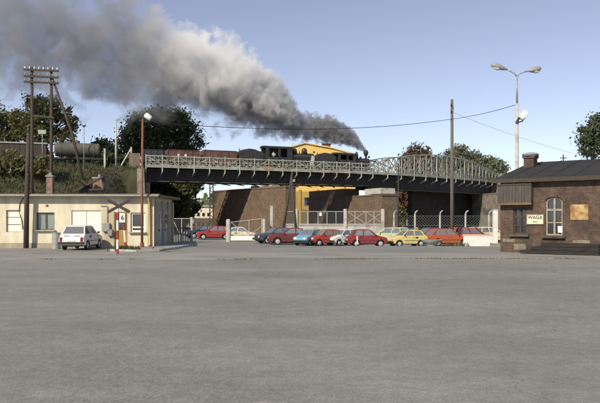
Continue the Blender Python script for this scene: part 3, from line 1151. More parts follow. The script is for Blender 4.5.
v = Veh('steam_locomotive_tender', 'black coal tender between the red wagon and the rear steam engine', 'tender', 236.5, 262)
tender(v, 2.85)
v = Veh('steam_locomotive', 'rear black steam engine with a tall round roofed cab', 'locomotive', 262.5, 314)
k = v.L / 51.5
engine(v, 3.75, .15, 27 * k, 2.08, .72, (('steam_dome', 31.5 * k, .40, .80), ('sand_dome', 41.5 * k, .42, .88), ('whistle', 36.5 * k, .07, .5)), None,
       ((27 * k, .4), (33 * k, .4), (39 * k, .4), (45 * k, .3)))
REAR = v
v = Veh('steam_locomotive_tender', 'low black coal tender between the two steam engines', 'tender', 314, 334)
tender(v, 2.72)
v = Veh('steam_locomotive', 'front black steam engine with a bulbous chimney giving off dark smoke', 'locomotive', 334.3, 369)
k = v.L / 34.7
engine(v, 3.2, .1, 18.5 * k, 1.85, .62, (('steam_dome', 22.0 * k, .27, 1.05), ('sand_dome', 26 * k, .2, .3)), (31.5 * k, 3.85, .42),
       ((17 * k, .4), (21.5 * k, .4), (26 * k, .4), (31 * k, .28)))
FRONT = v
chim_local = Vector((31.5 * k, 0, 3.85))
chim = Matrix.Translation(FRONT.t.location) @ Matrix.Rotation(FRONT.t.rotation_euler.z, 4, 'Z') @ chim_local

# engine driver leaning at the cab window of the rear engine
def skin_person(label, loc, rz, joints, edges, radii, mat, root=0):
    me = bpy.data.meshes.new('person')
    me.from_pydata([tuple(p) for p in joints], edges, [])
    o = bpy.data.objects.new('person', me)
    COL.objects.link(o)
    o.location = loc
    o.rotation_euler = (0, 0, rz)
    md = o.modifiers.new('skin', 'SKIN')
    for i, r in enumerate(radii):
        me.skin_vertices[0].data[i].radius = (r, r)
    me.skin_vertices[0].data[root].use_root = True
    o.modifiers.new('sub', 'SUBSURF').levels = 2
    o.modifiers['sub'].render_levels = 2
    me.materials.append(mat)
    return tag(o, label, 'person')


M['shirt'] = material('shirt', (0.50, 0.47, 0.43), 0.9, (0.42, 0.40, 0.37), scale=8, coords='object')
M['trousers'] = material('trousers', (0.03, 0.035, 0.05), 0.9)
M['skin'] = material('skin', (0.42, 0.25, 0.18), 0.6)
M['hair'] = material('hair', (0.03, 0.022, 0.016), 0.8)
J = [(0, 0, .92), (0, 0, 1.15), (0, 0, 1.38), (0, 0, 1.50), (0, -.04, 1.60), (0, -.05, 1.70),
     (-.19, 0, 1.40), (-.28, -.10, 1.16), (-.16, -.32, 1.10), (.19, 0, 1.40), (.27, -.12, 1.16), (.12, -.33, 1.08),
     (-.09, 0, .86), (-.10, -.02, .48), (-.10, 0, .08), (-.10, -.14, .04), (.09, 0, .86), (.10, -.02, .48), (.10, 0, .08), (.10, -.14, .04),
     (-.12, -.42, 1.09), (.10, -.43, 1.07)]
E = [(0, 1), (1, 2), (2, 3), (3, 4), (4, 5), (2, 6), (6, 7), (7, 8), (2, 9), (9, 10), (10, 11), (0, 12), (12, 13), (13, 14), (14, 15), (0, 16), (16, 17), (17, 18), (18, 19), (8, 20), (11, 21)]
RAD = [.15, .145, .16, .065, .085, .10, .07, .05, .036, .07, .05, .036, .095, .065, .045, .035, .095, .065, .045, .035, .03, .03]
rk = REAR.L / 51.5
mw = Matrix.Translation(REAR.t.location) @ Matrix.Rotation(REAR.t.rotation_euler.z, 4, 'Z')
pl = mw @ Vector((9.5 * rk, -.52, 1.19))
pers = skin_person('engine driver in a pale shirt standing at the rear engine cab window', pl, REAR.t.rotation_euler.z, J, E, RAD, M['shirt'])
h = MB()
h.tube([(0, -.03, 1.66), (0, -.035, 1.72), (0, -.04, 1.785), (0, -.04, 1.81)], [.115, .118, .09, .02], 12)
h.build('cap', 'hair', pers, smooth=True)
f = MB()
f.tube([(0, -.10, 1.555), (0, -.118, 1.61), (0, -.112, 1.66)], [.05, .062, .05], 10)
f.build('face', 'skin', pers, smooth=True)
tr_ = MB()
for sx in (-.1, .1):
    tr_.tube([(sx, 0, .95), (sx, -.02, .5), (sx, 0, .09)], [.125, .088, .075], 10)
tr_.build('trousers', 'trousers', pers, smooth=True)

# ================================================================== SMOKE
OUT = [(367, 149.5, 153), (362, 143, 152), (356, 134, 148), (341, 121, 145.5), (327, 115.5, 143), (308, 113, 141), (297, 109, 140.5), (288, 94, 139),
       (279, 79, 138), (268, 67, 136.5), (253, 56, 132), (235, 46, 128), (217, 37, 126), (198, 29, 121), (180, 22, 113), (150, 6, 112),
       (120, -6, 119), (90, -14, 108), (50, -18, 98), (10, -20, 94), (-30, -22, 92)]
SM_A = Vector((chim.x, chim.y, 0))
SM_B = Vector((-46.0, 89.0, 0))
ax = (SM_B - SM_A).normalized()
ay = Vector((-ax.y, ax.x, 0))
tab = []
for (pxx, y0, y1) in OUT:
    u = (pxx - 300) / FPX
    # intersection of the view ray with the plume axis
    s = (u * SM_A.y - SM_A.x) / (ax.x - u * ax.y)
    p = SM_A + ax * s
    zc = EYE - ((y0 + y1) / 2 - HY) / FPX * p.y
    r = (y1 - y0) / 2 / FPX * p.y
    tab.append((s, zc, r))
s_min, s_max = tab[0][0] - .4, tab[-1][0]
z_lo = min(z - r for _, z, r in tab) - 2
z_hi = max(z + r for _, z, r in tab) + 2
r_hi = max(r for *_, r in tab) * 1.2
mb = MB()
NR = 28
ring = []
tab2 = []
for i in range(len(tab) - 1):
    for q in range(2):
        w = q / 2
        tab2.append(tuple(tab[i][k_] * (1 - w) + tab[i + 1][k_] * w for k_ in range(3)))
tab2.append(tab[-1])
for i, (s, zc, r) in enumerate(tab2):
    for k in range(NR):
        a = 2 * math.pi * k / NR
        d = Vector((s * .16, math.cos(a) * 1.3, math.sin(a) * 1.3))
        rr = r * (1.25 + .22 * mnoise.noise(d * 1.1)) + .08
        ry = min(r, 6.5)
        mb.v.append(Vector((s - (.35 if i == 0 else 0), math.cos(a) * rr * ry / r, zc + math.sin(a) * rr)))
for i in range(len(tab2) - 1):
    for k in range(NR):
        a, b = i * NR + k, i * NR + (k + 1) % NR
        mb.f.append((a, b, b + NR, a + NR))
mb.f.append(tuple(range(NR))[::-1])
mb.f.append(tuple((len(tab2) - 1) * NR + k for k in range(NR)))
sm = bpy.data.materials.new('smoke')
sm.use_nodes = True
nt = sm.node_tree
for n in list(nt.nodes):
    if n.type != 'OUTPUT_MATERIAL':
        nt.nodes.remove(n)
mout = [n for n in nt.nodes if n.type == 'OUTPUT_MATERIAL'][0]
tc = nt.nodes.new('ShaderNodeTexCoord')
sep = nt.nodes.new('ShaderNodeSeparateXYZ')
nt.links.new(tc.outputs['Object'], sep.inputs[0])


def mth(op, a, b=None, c=None, clamp=False):
    q = nt.nodes.new('ShaderNodeMath')
    q.operation = op
    q.use_clamp = clamp
    for i, v_ in enumerate((a, b, c)):
        if v_ is None:
            continue
        if isinstance(v_, (int, float)):
            q.inputs[i].default_value = v_
        else:
            nt.links.new(v_, q.inputs[i])
    return q.outputs[0]


def curve(sock, pts):
    """piecewise linear function as a float curve; pts in 0..1"""
    q = nt.nodes.new('ShaderNodeFloatCurve')
    cv = q.mapping.curves[0]
    while len(cv.points) < len(pts):
        cv.points.new(.5, .5)
    for p_, (a, b) in zip(cv.points, pts):
        p_.location = (a, b)
        p_.handle_type = 'VECTOR'
    q.mapping.update()
    nt.links.new(sock, q.inputs['Value'])
    return q.outputs[0]


def mrange(sock, a, b, c, d, smooth=False):
    q = nt.nodes.new('ShaderNodeMapRange')
    if smooth:
        q.interpolation_type = 'SMOOTHSTEP'
    for k_, v_ in zip(('From Min', 'From Max', 'To Min', 'To Max'), (a, b, c, d)):
        q.inputs[k_].default_value = v_
    nt.links.new(sock, q.inputs['Value'])
    return q.outputs[0]


u = mrange(sep.outputs[0], s_min, s_max, 0, 1)
T = lambda s: min(1, max(0, (s - s_min) / (s_max - s_min)))
zc_n = mrange(curve(u, [(T(s), (z - z_lo) / (z_hi - z_lo)) for s, z, r in tab]), 0, 1, z_lo, z_hi)
r_n = mrange(curve(u, [(T(s), r / r_hi) for s, z, r in tab]), 0, 1, 0, r_hi)
ry_n = mth('MINIMUM', r_n, 6.5)
dz = mth('DIVIDE', mth('SUBTRACT', sep.outputs[2], zc_n), r_n)
dy = mth('DIVIDE', sep.outputs[1], ry_n)
dist = mth('SQRT', mth('ADD', mth('MULTIPLY', dz, dz), mth('MULTIPLY', dy, dy)))
# turbulence: size grows with the age of the smoke
nz1 = nt.nodes.new('ShaderNodeTexNoise')
nz1.inputs['Scale'].default_value = .26
nz1.inputs['Detail'].default_value = 9
nz1.inputs['Roughness'].default_value = .60
nz1.inputs['Distortion'].default_value = .5
nt.links.new(tc.outputs['Object'], nz1.inputs['Vector'])
nz2 = nt.nodes.new('ShaderNodeTexNoise')
nz2.inputs['Scale'].default_value = .95
nz2.inputs['Detail'].default_value = 6
nz2.inputs['Roughness'].default_value = .6
nt.links.new(tc.outputs['Object'], nz2.inputs['Vector'])
far = mrange(u, .12, .5, 0, 1, True)
mixn = nt.nodes.new('ShaderNodeMix')
nt.links.new(far, mixn.inputs[0])
nt.links.new(nz2.outputs['Fac'], mixn.inputs[2])
nt.links.new(nz1.outputs['Fac'], mixn.inputs[3])
nv = mth('MULTIPLY', mth('SUBTRACT', mixn.outputs[0], .5), curve(u, [(0, .9), (.3, .9), (.62, 1.0), (.8, 1.0), (1, 1.0)]))
nv = mth('MULTIPLY', nv, mrange(u, .55, .75, 2.9, 4.2))
edge = mth('ADD', mth('SUBTRACT', mrange(u, .55, .8, .98, .84), dist), nv)
body = mrange(edge, 0.0, .24, 0, 1, True)
dens_u = curve(u, [(0, 1.0), (.06, .95), (.16, .62), (.26, .36), (.45, .22), (.56, .16), (.66, .12), (.85, .10), (1, .09)])
dens = mth('MULTIPLY', mth('MULTIPLY', body, dens_u), 1.9)
# colour: soot below and near the chimney, steam and painted-in sunlight above
hgt = mth('ADD', dz, mth('MULTIPLY', mth('SUBTRACT', nz1.outputs['Fac'], .5), 2.4))
steam = mrange(hgt, -.75, -.02, 0, 1, True)
age = curve(u, [(0, 0), (.17, .03), (.25, .6), (.33, 1), (.50, 1), (.58, .5), (.66, .08), (1, .02)])
steam = mth('MULTIPLY', steam, age)
cm = nt.nodes.new('ShaderNodeMix')
cm.data_type = 'RGBA'
nt.links.new(steam, cm.inputs[0])
cm.inputs[6].default_value = (.40, .405, .425, 1)
cm.inputs[7].default_value = (.98, .985, .985, 1)
pv = nt.nodes.new('ShaderNodeVolumePrincipled')
pv.inputs['Density Attribute'].default_value = ''
pv.inputs['Anisotropy'].default_value = 0.0
nt.links.new(cm.outputs[2], pv.inputs['Color'])
nt.links.new(dens, pv.inputs['Density'])
nt.links.new(pv.outputs[0], mout.inputs['Volume'])
M['smoke'] = sm
smoke = mb.build('smoke_plume', 'smoke', smooth=True)
smoke.location = SM_A
smoke.rotation_euler = (0, 0, math.atan2(ax.y, ax.x))
tag(smoke, 'long plume of dark smoke and white steam trailing from the front engine chimney', 'smoke', kind='stuff')
# white steam escaping between the two engines
sw = bpy.data.materials.new('steam')
sw.use_nodes = True
nt = sw.node_tree
for n in list(nt.nodes):
    if n.type != 'OUTPUT_MATERIAL':
        nt.nodes.remove(n)
mout = [n for n in nt.nodes if n.type == 'OUTPUT_MATERIAL'][0]
vs_ = nt.nodes.new('ShaderNodeVolumePrincipled')
vs_.inputs['Density Attribute'].default_value = ''
vs_.inputs['Color'].default_value = (.97, .97, .97, 1)
vs_.inputs['Density'].default_value = 3.0
nt.links.new(vs_.outputs[0], mout.inputs['Volume'])
M['steam'] = sw
p = path(s_px(312.5, TRACK - 1.3), TRACK - 1.3, RAIL)
mb = MB()
NR = 14
zz = [.6, .9, 1.3, 1.7, 2.1, 2.35, 2.45]
rr_ = [.1, .25, .34, .33, .30, .2, .06]
for i, z in enumerate(zz):
    for k in range(NR):
        a = 2 * math.pi * k / NR
        q = rr_[i] * (1 + .3 * mnoise.noise(Vector((math.cos(a), math.sin(a), z * 2))))
        mb.v.append(Vector((math.cos(a) * q + .08 * math.sin(z * 4), math.sin(a) * q, z)))
for i in range(len(zz) - 1):
    for k in range(NR):
        a, b = i * NR + k, i * NR + (k + 1) % NR
        mb.f.append((a, b, b + NR, a + NR))
mb.f.append(tuple(range(NR))[::-1])
mb.f.append(tuple((len(zz) - 1) * NR + k for k in range(NR)))
o = mb.build('steam_puff', 'steam', smooth=True)
o.location = p
tag(o, 'small white puff of steam between the two engines', 'steam', kind='stuff')

# ================================================================== CREAM HUT (left)
BY = 37.8                        # front wall
XR = -8.5                        # right corner
XL = -24.0
HW = 3.02
M['cream'] = material('cream', (0.66, 0.605, 0.46), 0.9, (0.53, 0.485, 0.365), scale=1.9, detail=10, stretch=(1.4, 1, .55), bump=.15, bscale=25, col3=(0.40, 0.35, 0.245), s3=.55)
M['cream_dark'] = material('cream_dark', (0.27, 0.24, 0.175), 0.92, (0.38, 0.33, 0.225), scale=2.5, detail=9, stretch=(1, 1, .7), bump=.15, bscale=20)  # darker cream tone for side wall, plinth and corner board
M['roof_felt'] = material('roof_felt', (0.035, 0.033, 0.031), 0.95, (0.065, 0.06, 0.055), scale=1.2, detail=8, bump=.3)
M['fascia'] = material('fascia', (0.20, 0.115, 0.055), 0.8, (0.13, 0.075, 0.04), scale=3, stretch=(.4, 1, 1))
M['curtain'] = material('curtain', (0.34, 0.40, 0.38), 0.9, (0.25, 0.30, 0.29), scale=9, stretch=(3, 1, .3))
M['door_white'] = material('door_white', (0.70, 0.69, 0.64), 0.7, (0.62, 0.61, 0.56), scale=2)
M['ochre'] = material('ochre', (0.36, 0.22, 0.055), 0.75, (0.28, 0.17, 0.045), scale=3)
M['pipe_yellow'] = material('pipe_yellow', (0.52, 0.37, 0.12), 0.7, (0.44, 0.31, 0.10), scale=4)
M['blue_grey'] = material('blue_grey', (0.30, 0.33, 0.36), 0.85, (0.38, 0.40, 0.41), scale=2.2)
M['grey_metal'] = material('grey_metal', (0.20, 0.205, 0.20), 0.6, (0.27, 0.27, 0.26), scale=5)
M['brick_plain'] = brick_material('brick_plain', (0.24, 0.12, 0.08), (0.30, 0.20, 0.15), (0.26, 0.23, 0.20), 0, soot=(.10, .08, .07), soot_amt=.5)

hut = thing('station_hut', 'long low cream rendered hut with a flat dark roof', 'hut', (XR, BY, 0))


def X(px, y=BY):
    return (px - 300) / FPX * y


def Z(py, y=BY):
    return EYE - (py - HY) / FPX * y


# openings in the front wall: (x0, x1, z0, z1)
ops = [(X(6), X(20.5), Z(232), Z(210)), (X(36), X(54.5), Z(230), Z(212.5)), (X(71.5), X(101), 0.02, Z(210.5)),
       (X(114), X(127.5), 0.06, Z(212)), (X(130.5), X(145), Z(232), Z(212.5))]
cols = [XL] + [v_ for o_ in ops for v_ in o_[:2]] + [XR]
mb = MB()
TH = .3


def wall_box(x0, x1, z0, z1):
    if x1 - x0 > .01 and z1 - z0 > .01:
        mb.box(((x0 + x1) / 2, BY + TH / 2, (z0 + z1) / 2), (x1 - x0, TH, z1 - z0))


for i in range(0, len(cols), 2):
    wall_box(cols[i], cols[i + 1], -.3, HW)
for (x0, x1, z0, z1) in ops:
    wall_box(x0, x1, -.3, z0)
    wall_box(x0, x1, z1, HW)
# side wall facing the road, with pilasters, and a back wall
DEP = 5.5
mb.box((XR - .15, BY + TH + .05 + (DEP - .4) / 2, 1.35), (.3, DEP - .5, 3.3))
mb.box(((XL + XR) / 2, BY + DEP, 1.35), (XR - XL - .62, .3, 3.3))
mb.build('wall', 'cream', hut, world=True)
for k, yy in enumerate((BY + .42, BY + 2.15, BY + 3.75, BY + DEP - .35)):
    MB().box((XR + .05, yy, 1.3), (.16, .42, 2.9)).build('pilaster', 'cream_dark', hut, world=True)
MB().box((XR + .02, BY + DEP / 2 + .1, 1.28), (.06, DEP - .5, 2.8)).build('side_render', 'cream_dark', hut, world=True)
for k, yy in enumerate((BY + 1.28, BY + 2.95)):
    d_ = MB().box((XR + .06, yy, 1.12), (.06, .95, 2.05)).build('side_door', 'blue_grey', hut, world=True)
    MB().box((XR + .10, yy, 1.55), (.03, .6, .8)).build('pane', 'glass', d_, world=True)
    MB().box((XR + .12, yy - .36, 1.0), (.05, .05, .14)).build('handle', 'black_metal', d_, world=True)
# roof with eaves board
mb = MB()
mb.add([(XL, BY - .38, HW + .10), (XR + .42, BY - .38, HW + .10), (XR + .42, BY + DEP + .4, HW + .02), (XL, BY + DEP + .4, HW + .02),
        (XL, BY - .38, HW + .0), (XR + .42, BY - .38, HW + .0), (XR + .42, BY + DEP + .4, HW - .08), (XL, BY + DEP + .4, HW - .08)],
       [(0, 1, 2, 3), (7, 6, 5, 4), (0, 1, 5, 4), (1, 2, 6, 5), (2, 3, 7, 6), (3, 0, 4, 7)])
roof = mb.build('roof', 'roof_felt', hut, world=True)
for k in range(8):
    x0, x1 = XL + (XR + .42 - XL) * k / 8, XL + (XR + .42 - XL) * (k + 1) / 8
    MB().box(((x0 + x1) / 2, BY - .40, HW + .045), (x1 - x0 - .012, .035, .15)).build('fascia_board', 'fascia', roof, world=True)
MB().box((XR + .445, BY + DEP / 2, HW - .01), (.03, DEP + .7, .15)).build('fascia_board', 'fascia', roof, world=True)
g_ = MB()
g_.tube([(XL, BY - .46, HW + .03), (XR + .38, BY - .46, HW + .005)], .06, 8)
g_.build('gutter', 'grey_metal', roof, world=True)


def window(x0, x1, z0, z1, nx, nz, back, parent=hut, yb=BY, frame='white_paint', fw=.06, transom=None):
    w = MB()
    yy = yb + .14
    w.box(((x0 + x1) / 2, yy, z0 + fw / 2), (x1 - x0, .08, fw)).box(((x0 + x1) / 2, yy, z1 - fw / 2), (x1 - x0, .08, fw))
    w.box((x0 + fw / 2, yy, (z0 + z1) / 2), (fw, .08, z1 - z0 - 2 * fw)).box((x1 - fw / 2, yy, (z0 + z1) / 2), (fw, .08, z1 - z0 - 2 * fw))
    for k in range(1, nx):
        w.box((x0 + (x1 - x0) * k / nx, yy, (z0 + z1) / 2), (fw * 1.3, .075, z1 - z0 - 2 * fw))
    for k in range(1, nz):
        zz_ = z0 + (z1 - z0) * (transom if transom else k / nz)
        w.box(((x0 + x1) / 2, yy, zz_), (x1 - x0 - 2 * fw, .07, fw))
    wo_ = w.build('window', frame, parent, world=True)
    for k in range(nx):
        a, b = x0 + (x1 - x0) * k / nx + fw * .5, x0 + (x1 - x0) * (k + 1) / nx - fw * .5
        MB().box(((a + b) / 2, yy + .03, (z0 + z1) / 2), (b - a, .012, z1 - z0 - fw)).build('pane', back, wo_, world=True)
    MB().box(((x0 + x1) / 2, yb + .0, z0 - .03), (x1 - x0 + .16, .34, .06)).build('sill', 'concrete', wo_, world=True)
    return wo_


M['net_glass'] = material('net_glass', (0.16, 0.19, 0.185), 0.12, (0.24, 0.27, 0.255), scale=6, stretch=(4, 1, .3), spec=.7)
window(*ops[1], 2, 1, 'net_glass', frame='grey_wood')
o_ = ops[0]
sh = MB()
for k in range(3):
    hh = (o_[3] - o_[2]) / 3
    MB().box(((o_[0] + o_[1]) / 2, BY + .16, o_[2] + hh * (k + .5)), (o_[1] - o_[0] - .02, .07, hh - .035)).build('shutter_panel', 'door_white', hut, world=True)
o_ = ops[2]
for k in range(2):
    a, b = o_[0] + (o_[1] - o_[0]) * k / 2, o_[0] + (o_[1] - o_[0]) * (k + 1) / 2
    g_ = MB().box(((a + b) / 2, BY + .10, (o_[2] + o_[3]) / 2), (b - a - .03, .08, o_[3] - o_[2] - .04)).build('garage_door_leaf', 'door_white', hut, world=True)
    MB().box(((a + b) / 2 + (.6 if k == 0 else -.6), BY + .045, 1.05), (.05, .04, .2)).build('handle', 'black_metal', g_, world=True)
o_ = ops[3]
d_ = MB().box(((o_[0] + o_[1]) / 2, BY + .16, .06 + .5), (o_[1] - o_[0] - .06, .08, 1.0)).build('door', 'ochre', hut, world=True)
MB().box(((o_[0] + o_[1]) / 2, BY + .17, (1.08 + o_[3]) / 2), (o_[1] - o_[0] - .1, .04, o_[3] - 1.12)).build('pane', 'glass', d_, world=True)
f_ = MB()
for xx in (o_[0] + .03, o_[1] - .03):
    f_.box((xx, BY + .12, (o_[2] + o_[3]) / 2), (.07, .16, o_[3] - o_[2]))
f_.box(((o_[0] + o_[1]) / 2, BY + .12, o_[3] - .035), (o_[1] - o_[0] - .14, .16, .07))
f_.build('frame', 'ochre', d_, world=True)
window(*ops[4], 1, 2, 'glass', fw=.10, transom=.24)
# rainwater pipe on the corner
mb = MB()
mb.tube([(XR - .22, BY - .36, HW - .03), (XR - .22, BY - .30, HW - .25), (XR - .22, BY - .10, HW - .5), (XR - .22, BY - .09, .25), (XR - .22, BY - .18, .12)], .065, 10)
mb.build('drain_pipe', 'pipe_yellow', hut, world=True, smooth=True)
MB().box((XR - .22, BY - .02, 1.45), (.24, .06, 2.75)).build('corner_board', 'cream_dark', hut, world=True)
# cable conduit, meter boxes, wall lamp, vent
mb = MB()
mb.tube([(X(101), BY - .03, Z(206)), (X(107), BY - .03, Z(206)), (X(107.6), BY - .03, Z(207)), (X(107.6), BY - .03, Z(223))], .03, 6)
mb.build('conduit', 'grey_metal', hut, world=True)
for (a, b, c, d_) in ((103, 110.5, 223, 231.5), (108.5, 113, 229.5, 236)):
    bx_ = MB().box(((X(a) + X(b)) / 2, BY - .09, (Z(c) + Z(d_)) / 2), (X(b) - X(a), .18, Z(c) - Z(d_))).build('meter_box', 'grey_metal', hut, world=True, bevel=.02)
    MB().box(((X(a) + X(b)) / 2, BY - .186, (Z(c) + Z(d_)) / 2), (X(b) - X(a) - .08, .012, Z(c) - Z(d_) - .08)).build('lid', 'grey_metal', bx_, world=True)
MB().box((X(47), BY - .02, Z(205.5)), (.12, .05, .12)).build('vent', 'fascia', hut, world=True)
mb = MB()
mb.tube([(X(23.5), BY - .03, Z(198)), (X(20), BY - .03, Z(204)), (X(19.3), BY - .03, Z(212)), (X(22), BY - .03, Z(220)), (X(23), BY - .03, Z(229))], .02, 6)
mb.build('loose_cable', 'black_metal', hut, world=True)
MB().box(((XL + X(70)) / 2, BY - .012, .14), (X(70) - XL, .02, .30)).build('plinth', 'cream_dark', hut, world=True)

# brick chimneys behind the roof edge
def chimney_stack(label, px0, px1, py0, y, z0):
    x0, x1 = X(px0, y), X(px1, y)
    z1 = Z(py0, y)
    t = thing('chimney_stack', label, 'chimney', ((x0 + x1) / 2, y, z0))
    MB().box(((x0 + x1) / 2, y, (z0 + z1) / 2), (x1 - x0, x1 - x0, z1 - z0)).build('shaft', 'brick_plain', t, world=True)
    MB().box(((x0 + x1) / 2, y, z1 + .05), (x1 - x0 + .10, x1 - x0 + .10, .1)).build('cap', 'concrete_dark', t, world=True)
    MB().cyl(((x0 + x1) / 2, y, z1 + .1), ((x0 + x1) / 2, y, z1 + .28), .1, n=10).build('pot', 'concrete_dark', t, world=True)


chimney_stack('narrow brick chimney on the cream hut roof above the curtained window', 47.5, 53.5, 177, 41.0, HW)
chimney_stack('squat brick chimney beside dark timber props on the cream hut roof', 94.5, 104.5, 179, 41.6, HW)
# dark timber props lying against it
t = thing('timber_props', 'crossed dark timber props against the squat brick chimney', 'timbers', (X(88, 41), 41.0, HW))
for (a, b, y) in (((73, 192), (103, 177), 40.6), ((80, 192.5), (93, 180), 40.75), ((86, 192), (91, 180), 40.9), ((82, 180), (93, 191), 41.0), ((103, 176), (104, 191), 40.8), ((86, 190), (104, 189), 40.7)):
    bar('timber', at(*a, y), at(*b, y), .14, .12, 'dark_wood', t)

# raised pavement at the hut corner with kerb stones
pav = [(-9.9, 34.05), (-8.4, 33.6), (-7.45, 34.3), (-7.05, 36.5), (-6.9, 41), (-7.35, 46), (-8.45, 46), (-8.45, 37.6), (-9.9, 37.6)]
zt = .10
mb = MB()
mb.prism(pav, -.5, zt, axis='z')
structure(mb.build('pavement', 'concrete_dark'))
t = thing('kerb', 'weathered concrete kerb round the raised pavement at the hut corner', 'kerb', (-8.4, 33.6, 0))
for i in range(5):
    a, b = Vector((*pav[i], 0)), Vector((*pav[i + 1], 0))
    n = max(1, round((b - a).length / .9))
    for k in range(n):
        p, q = a.lerp(b, k / n), a.lerp(b, (k + 1) / n)
        d_ = (q - p).normalized() * .006
        zz_ = zt + .018 + random.uniform(-.008, .008) + min(0, ground_z((p.y + q.y) / 2)) * .5
        bar('kerb_stone', p + d_ + Vector((0, 0, zz_ - .2)), q - d_ + Vector((0, 0, zz_ - .2)), .16, .40, 'concrete', t)

# ================================================================== WEIGH HOUSE (right)
C0 = Vector((10.42, 33.8, 0))                     # left front corner
wd = Vector((.765, -.644, 0)).normalized()       # along the front, to the right
wnv = Vector((wd.y, -wd.x, 0))                   # outwards, towards the camera
WA = math.atan2(wd.y, wd.x)
weigh = thing('weigh_house', 'sooty brick weigh house with a dark tarred roof', 'building', C0, WA)
M['wh_brick'] = brick_material('wh_brick', (0.135, 0.072, 0.048), (0.075, 0.05, 0.04), (0.125, 0.11, 0.09), WA, soot=(.040, .034, .029), soot_amt=.85)
M['wh_brick_side'] = brick_material('wh_brick_side', (0.15, 0.082, 0.055), (0.10, 0.06, 0.045), (0.12, 0.105, 0.09), WA + math.pi / 2, soot=(.05, .042, .035), soot_amt=.7)
M['patch_brick'] = brick_material('patch_brick', (0.25, 0.205, 0.155), (0.19, 0.155, 0.115), (0.17, 0.155, 0.13), WA, soot=(.14, .12, .10), soot_amt=.6)
M['tar_roof'] = material('tar_roof', (0.014, 0.014, 0.015), 0.9, (0.026, 0.025, 0.024), scale=.9, detail=8, bump=.3, bscale=10)


def front(px, py):
    """local (x, z) on the weigh house front for a photo pixel"""
    u = (px - 300) / FPX
    s = (u * C0.y - C0.x) / (wd.x - u * wd.y)
    y = C0.y + wd.y * s
    return s, EYE - (py - HY) / FPX * y


WL, WH_ = 7.6, 3.62
f1 = (front(513.5, 234)[0], front(526.5, 234)[0], front(520, 234)[1], front(520, 208.5)[1])
f2 = (front(545.5, 236)[0], front(562.5, 236)[0], front(554, 235.5)[1], front(554, 197)[1])
mb = MB()


def wb_(x0, x1, z0, z1):
    if x1 - x0 > .01 and z1 - z0 > .01:
        mb.box(((x0 + x1) / 2, .19, (z0 + z1) / 2), (x1 - x0, .38, z1 - z0))


wb_(0, f1[0], -.3, WH_)
wb_(f1[1], f2[0], -.3, WH_)
wb_(f2[1], WL, -.3, WH_)
wb_(f1[0], f1[1], -.3, f1[2])
wb_(f1[0], f1[1], f1[3], WH_)
wb_(f2[0], f2[1], -.3, f2[2])
# arched head
rise = .22
n = 8
cx = (f2[0] + f2[1]) / 2
hw = (f2[1] - f2[0]) / 2
arc = [(cx + hw * math.cos(math.pi - math.pi * k / n), f2[3] - rise + rise * math.sin(math.pi * k / n)) for k in range(n + 1)]
poly = [(f2[0], WH_)] + arc + [(f2[1], WH_)]
mb.prism(poly, 0, .38)
mb.build('front_wall', 'wh_brick', weigh)
WD = 10.0
mb = MB()
for x0 in (0.0, WL - .38):
    mb.prism([(.38, -.3), (WD - .38, -.3), (WD - .38, WH_), (WD / 2, WH_ + 1.15), (.38, WH_)], x0, x0 + .38, axis='x')
mb.box((WL / 2, WD - .19, WH_ / 2 - .15), (WL, .38, WH_ + .3))
mb.build('gable_wall', 'wh_brick_side', weigh)
# roof slopes with verge and eaves boards
rz_ = WH_ + 1.25
mb = MB()
for sgn in (0, 1):
    y0, y1 = (-.35, WD / 2) if sgn == 0 else (WD + .35, WD / 2)
    mb.add([(-.3, y0, WH_ + .0), (WL + .3, y0, WH_ + .0), (WL + .3, y1, rz_), (-.3, y1, rz_), (-.3, y0, WH_ + .10), (WL + .3, y0, WH_ + .10), (WL + .3, y1, rz_ + .1), (-.3, y1, rz_ + .1)],
           [(0, 1, 2, 3), (7, 6, 5, 4), (0, 1, 5, 4), (1, 2, 6, 5), (2, 3, 7, 6), (3, 0, 4, 7)])
roof = mb.build('roof', 'tar_roof', weigh)
MB().box((WL / 2, -.365, WH_ + .03), (WL + .62, .03, .2)).build('eaves_board', 'dark_wood', roof)
for k in range(7):
    xk = .4 + k * 1.08
    MB().beam((xk, -.34, WH_ + .105), (xk, WD / 2 - .05, rz_ + .105), .06, .025).build('roof_batten', 'tar_roof', roof)
# chimney with spreading cap
s_, cy = .28, 3.45
cz = WH_ + (cy + .35) / (WD / 2 + .35) * 1.25
ch = MB().box((s_, cy, cz + .25), (.56, .56, .9)).build('chimney', 'wh_brick', roof)
MB().box((s_, cy, cz + .62), (.68, .68, .12)).build('chimney_band', 'wh_brick_side', ch)
MB().tube([(s_, cy, cz + .68), (s_, cy, cz + .76), (s_, cy, cz + .84), (s_, cy, cz + .88)], [.42, .47, .40, .2], 12).build('chimney_cap', 'concrete_dark', ch)


def wh_window(f, nx, nz, arched=False):
    x0, x1, z0, z1 = f
    w = MB()
    fw = .075
    y = .13
    w.box(((x0 + x1) / 2, y, z0 + fw / 2), (x1 - x0, .09, fw))
    for xx in (x0 + fw / 2, x1 - fw / 2):
        w.box((xx, y, (z0 + z1) / 2 - (.1 if arched else 0)), (fw, .085, z1 - z0 - (.22 if arched else 0)))
    for k in range(1, nx):
        w.box((x0 + (x1 - x0) * k / nx, y - .004, (z0 + z1) / 2), (fw * 1.25, .085, z1 - z0 - .05))
    for k in range(1, nz):
        w.box(((x0 + x1) / 2, y - .008, z0 + (z1 - z0) * k / nz), (x1 - x0, .08, fw * (1.3 if k == nz - 1 else .7)))
    if arched:
        w.prism(arc + [(p[0] * .999 + cx * .001 if abs(p[0] - cx) < .01 else cx + (p[0] - cx) * .86, p[1] - .07) for p in reversed(arc)], .09, .17)
    else:
        w.box(((x0 + x1) / 2, y, z1 - fw / 2), (x1 - x0 - .16, .085, fw))
    return w


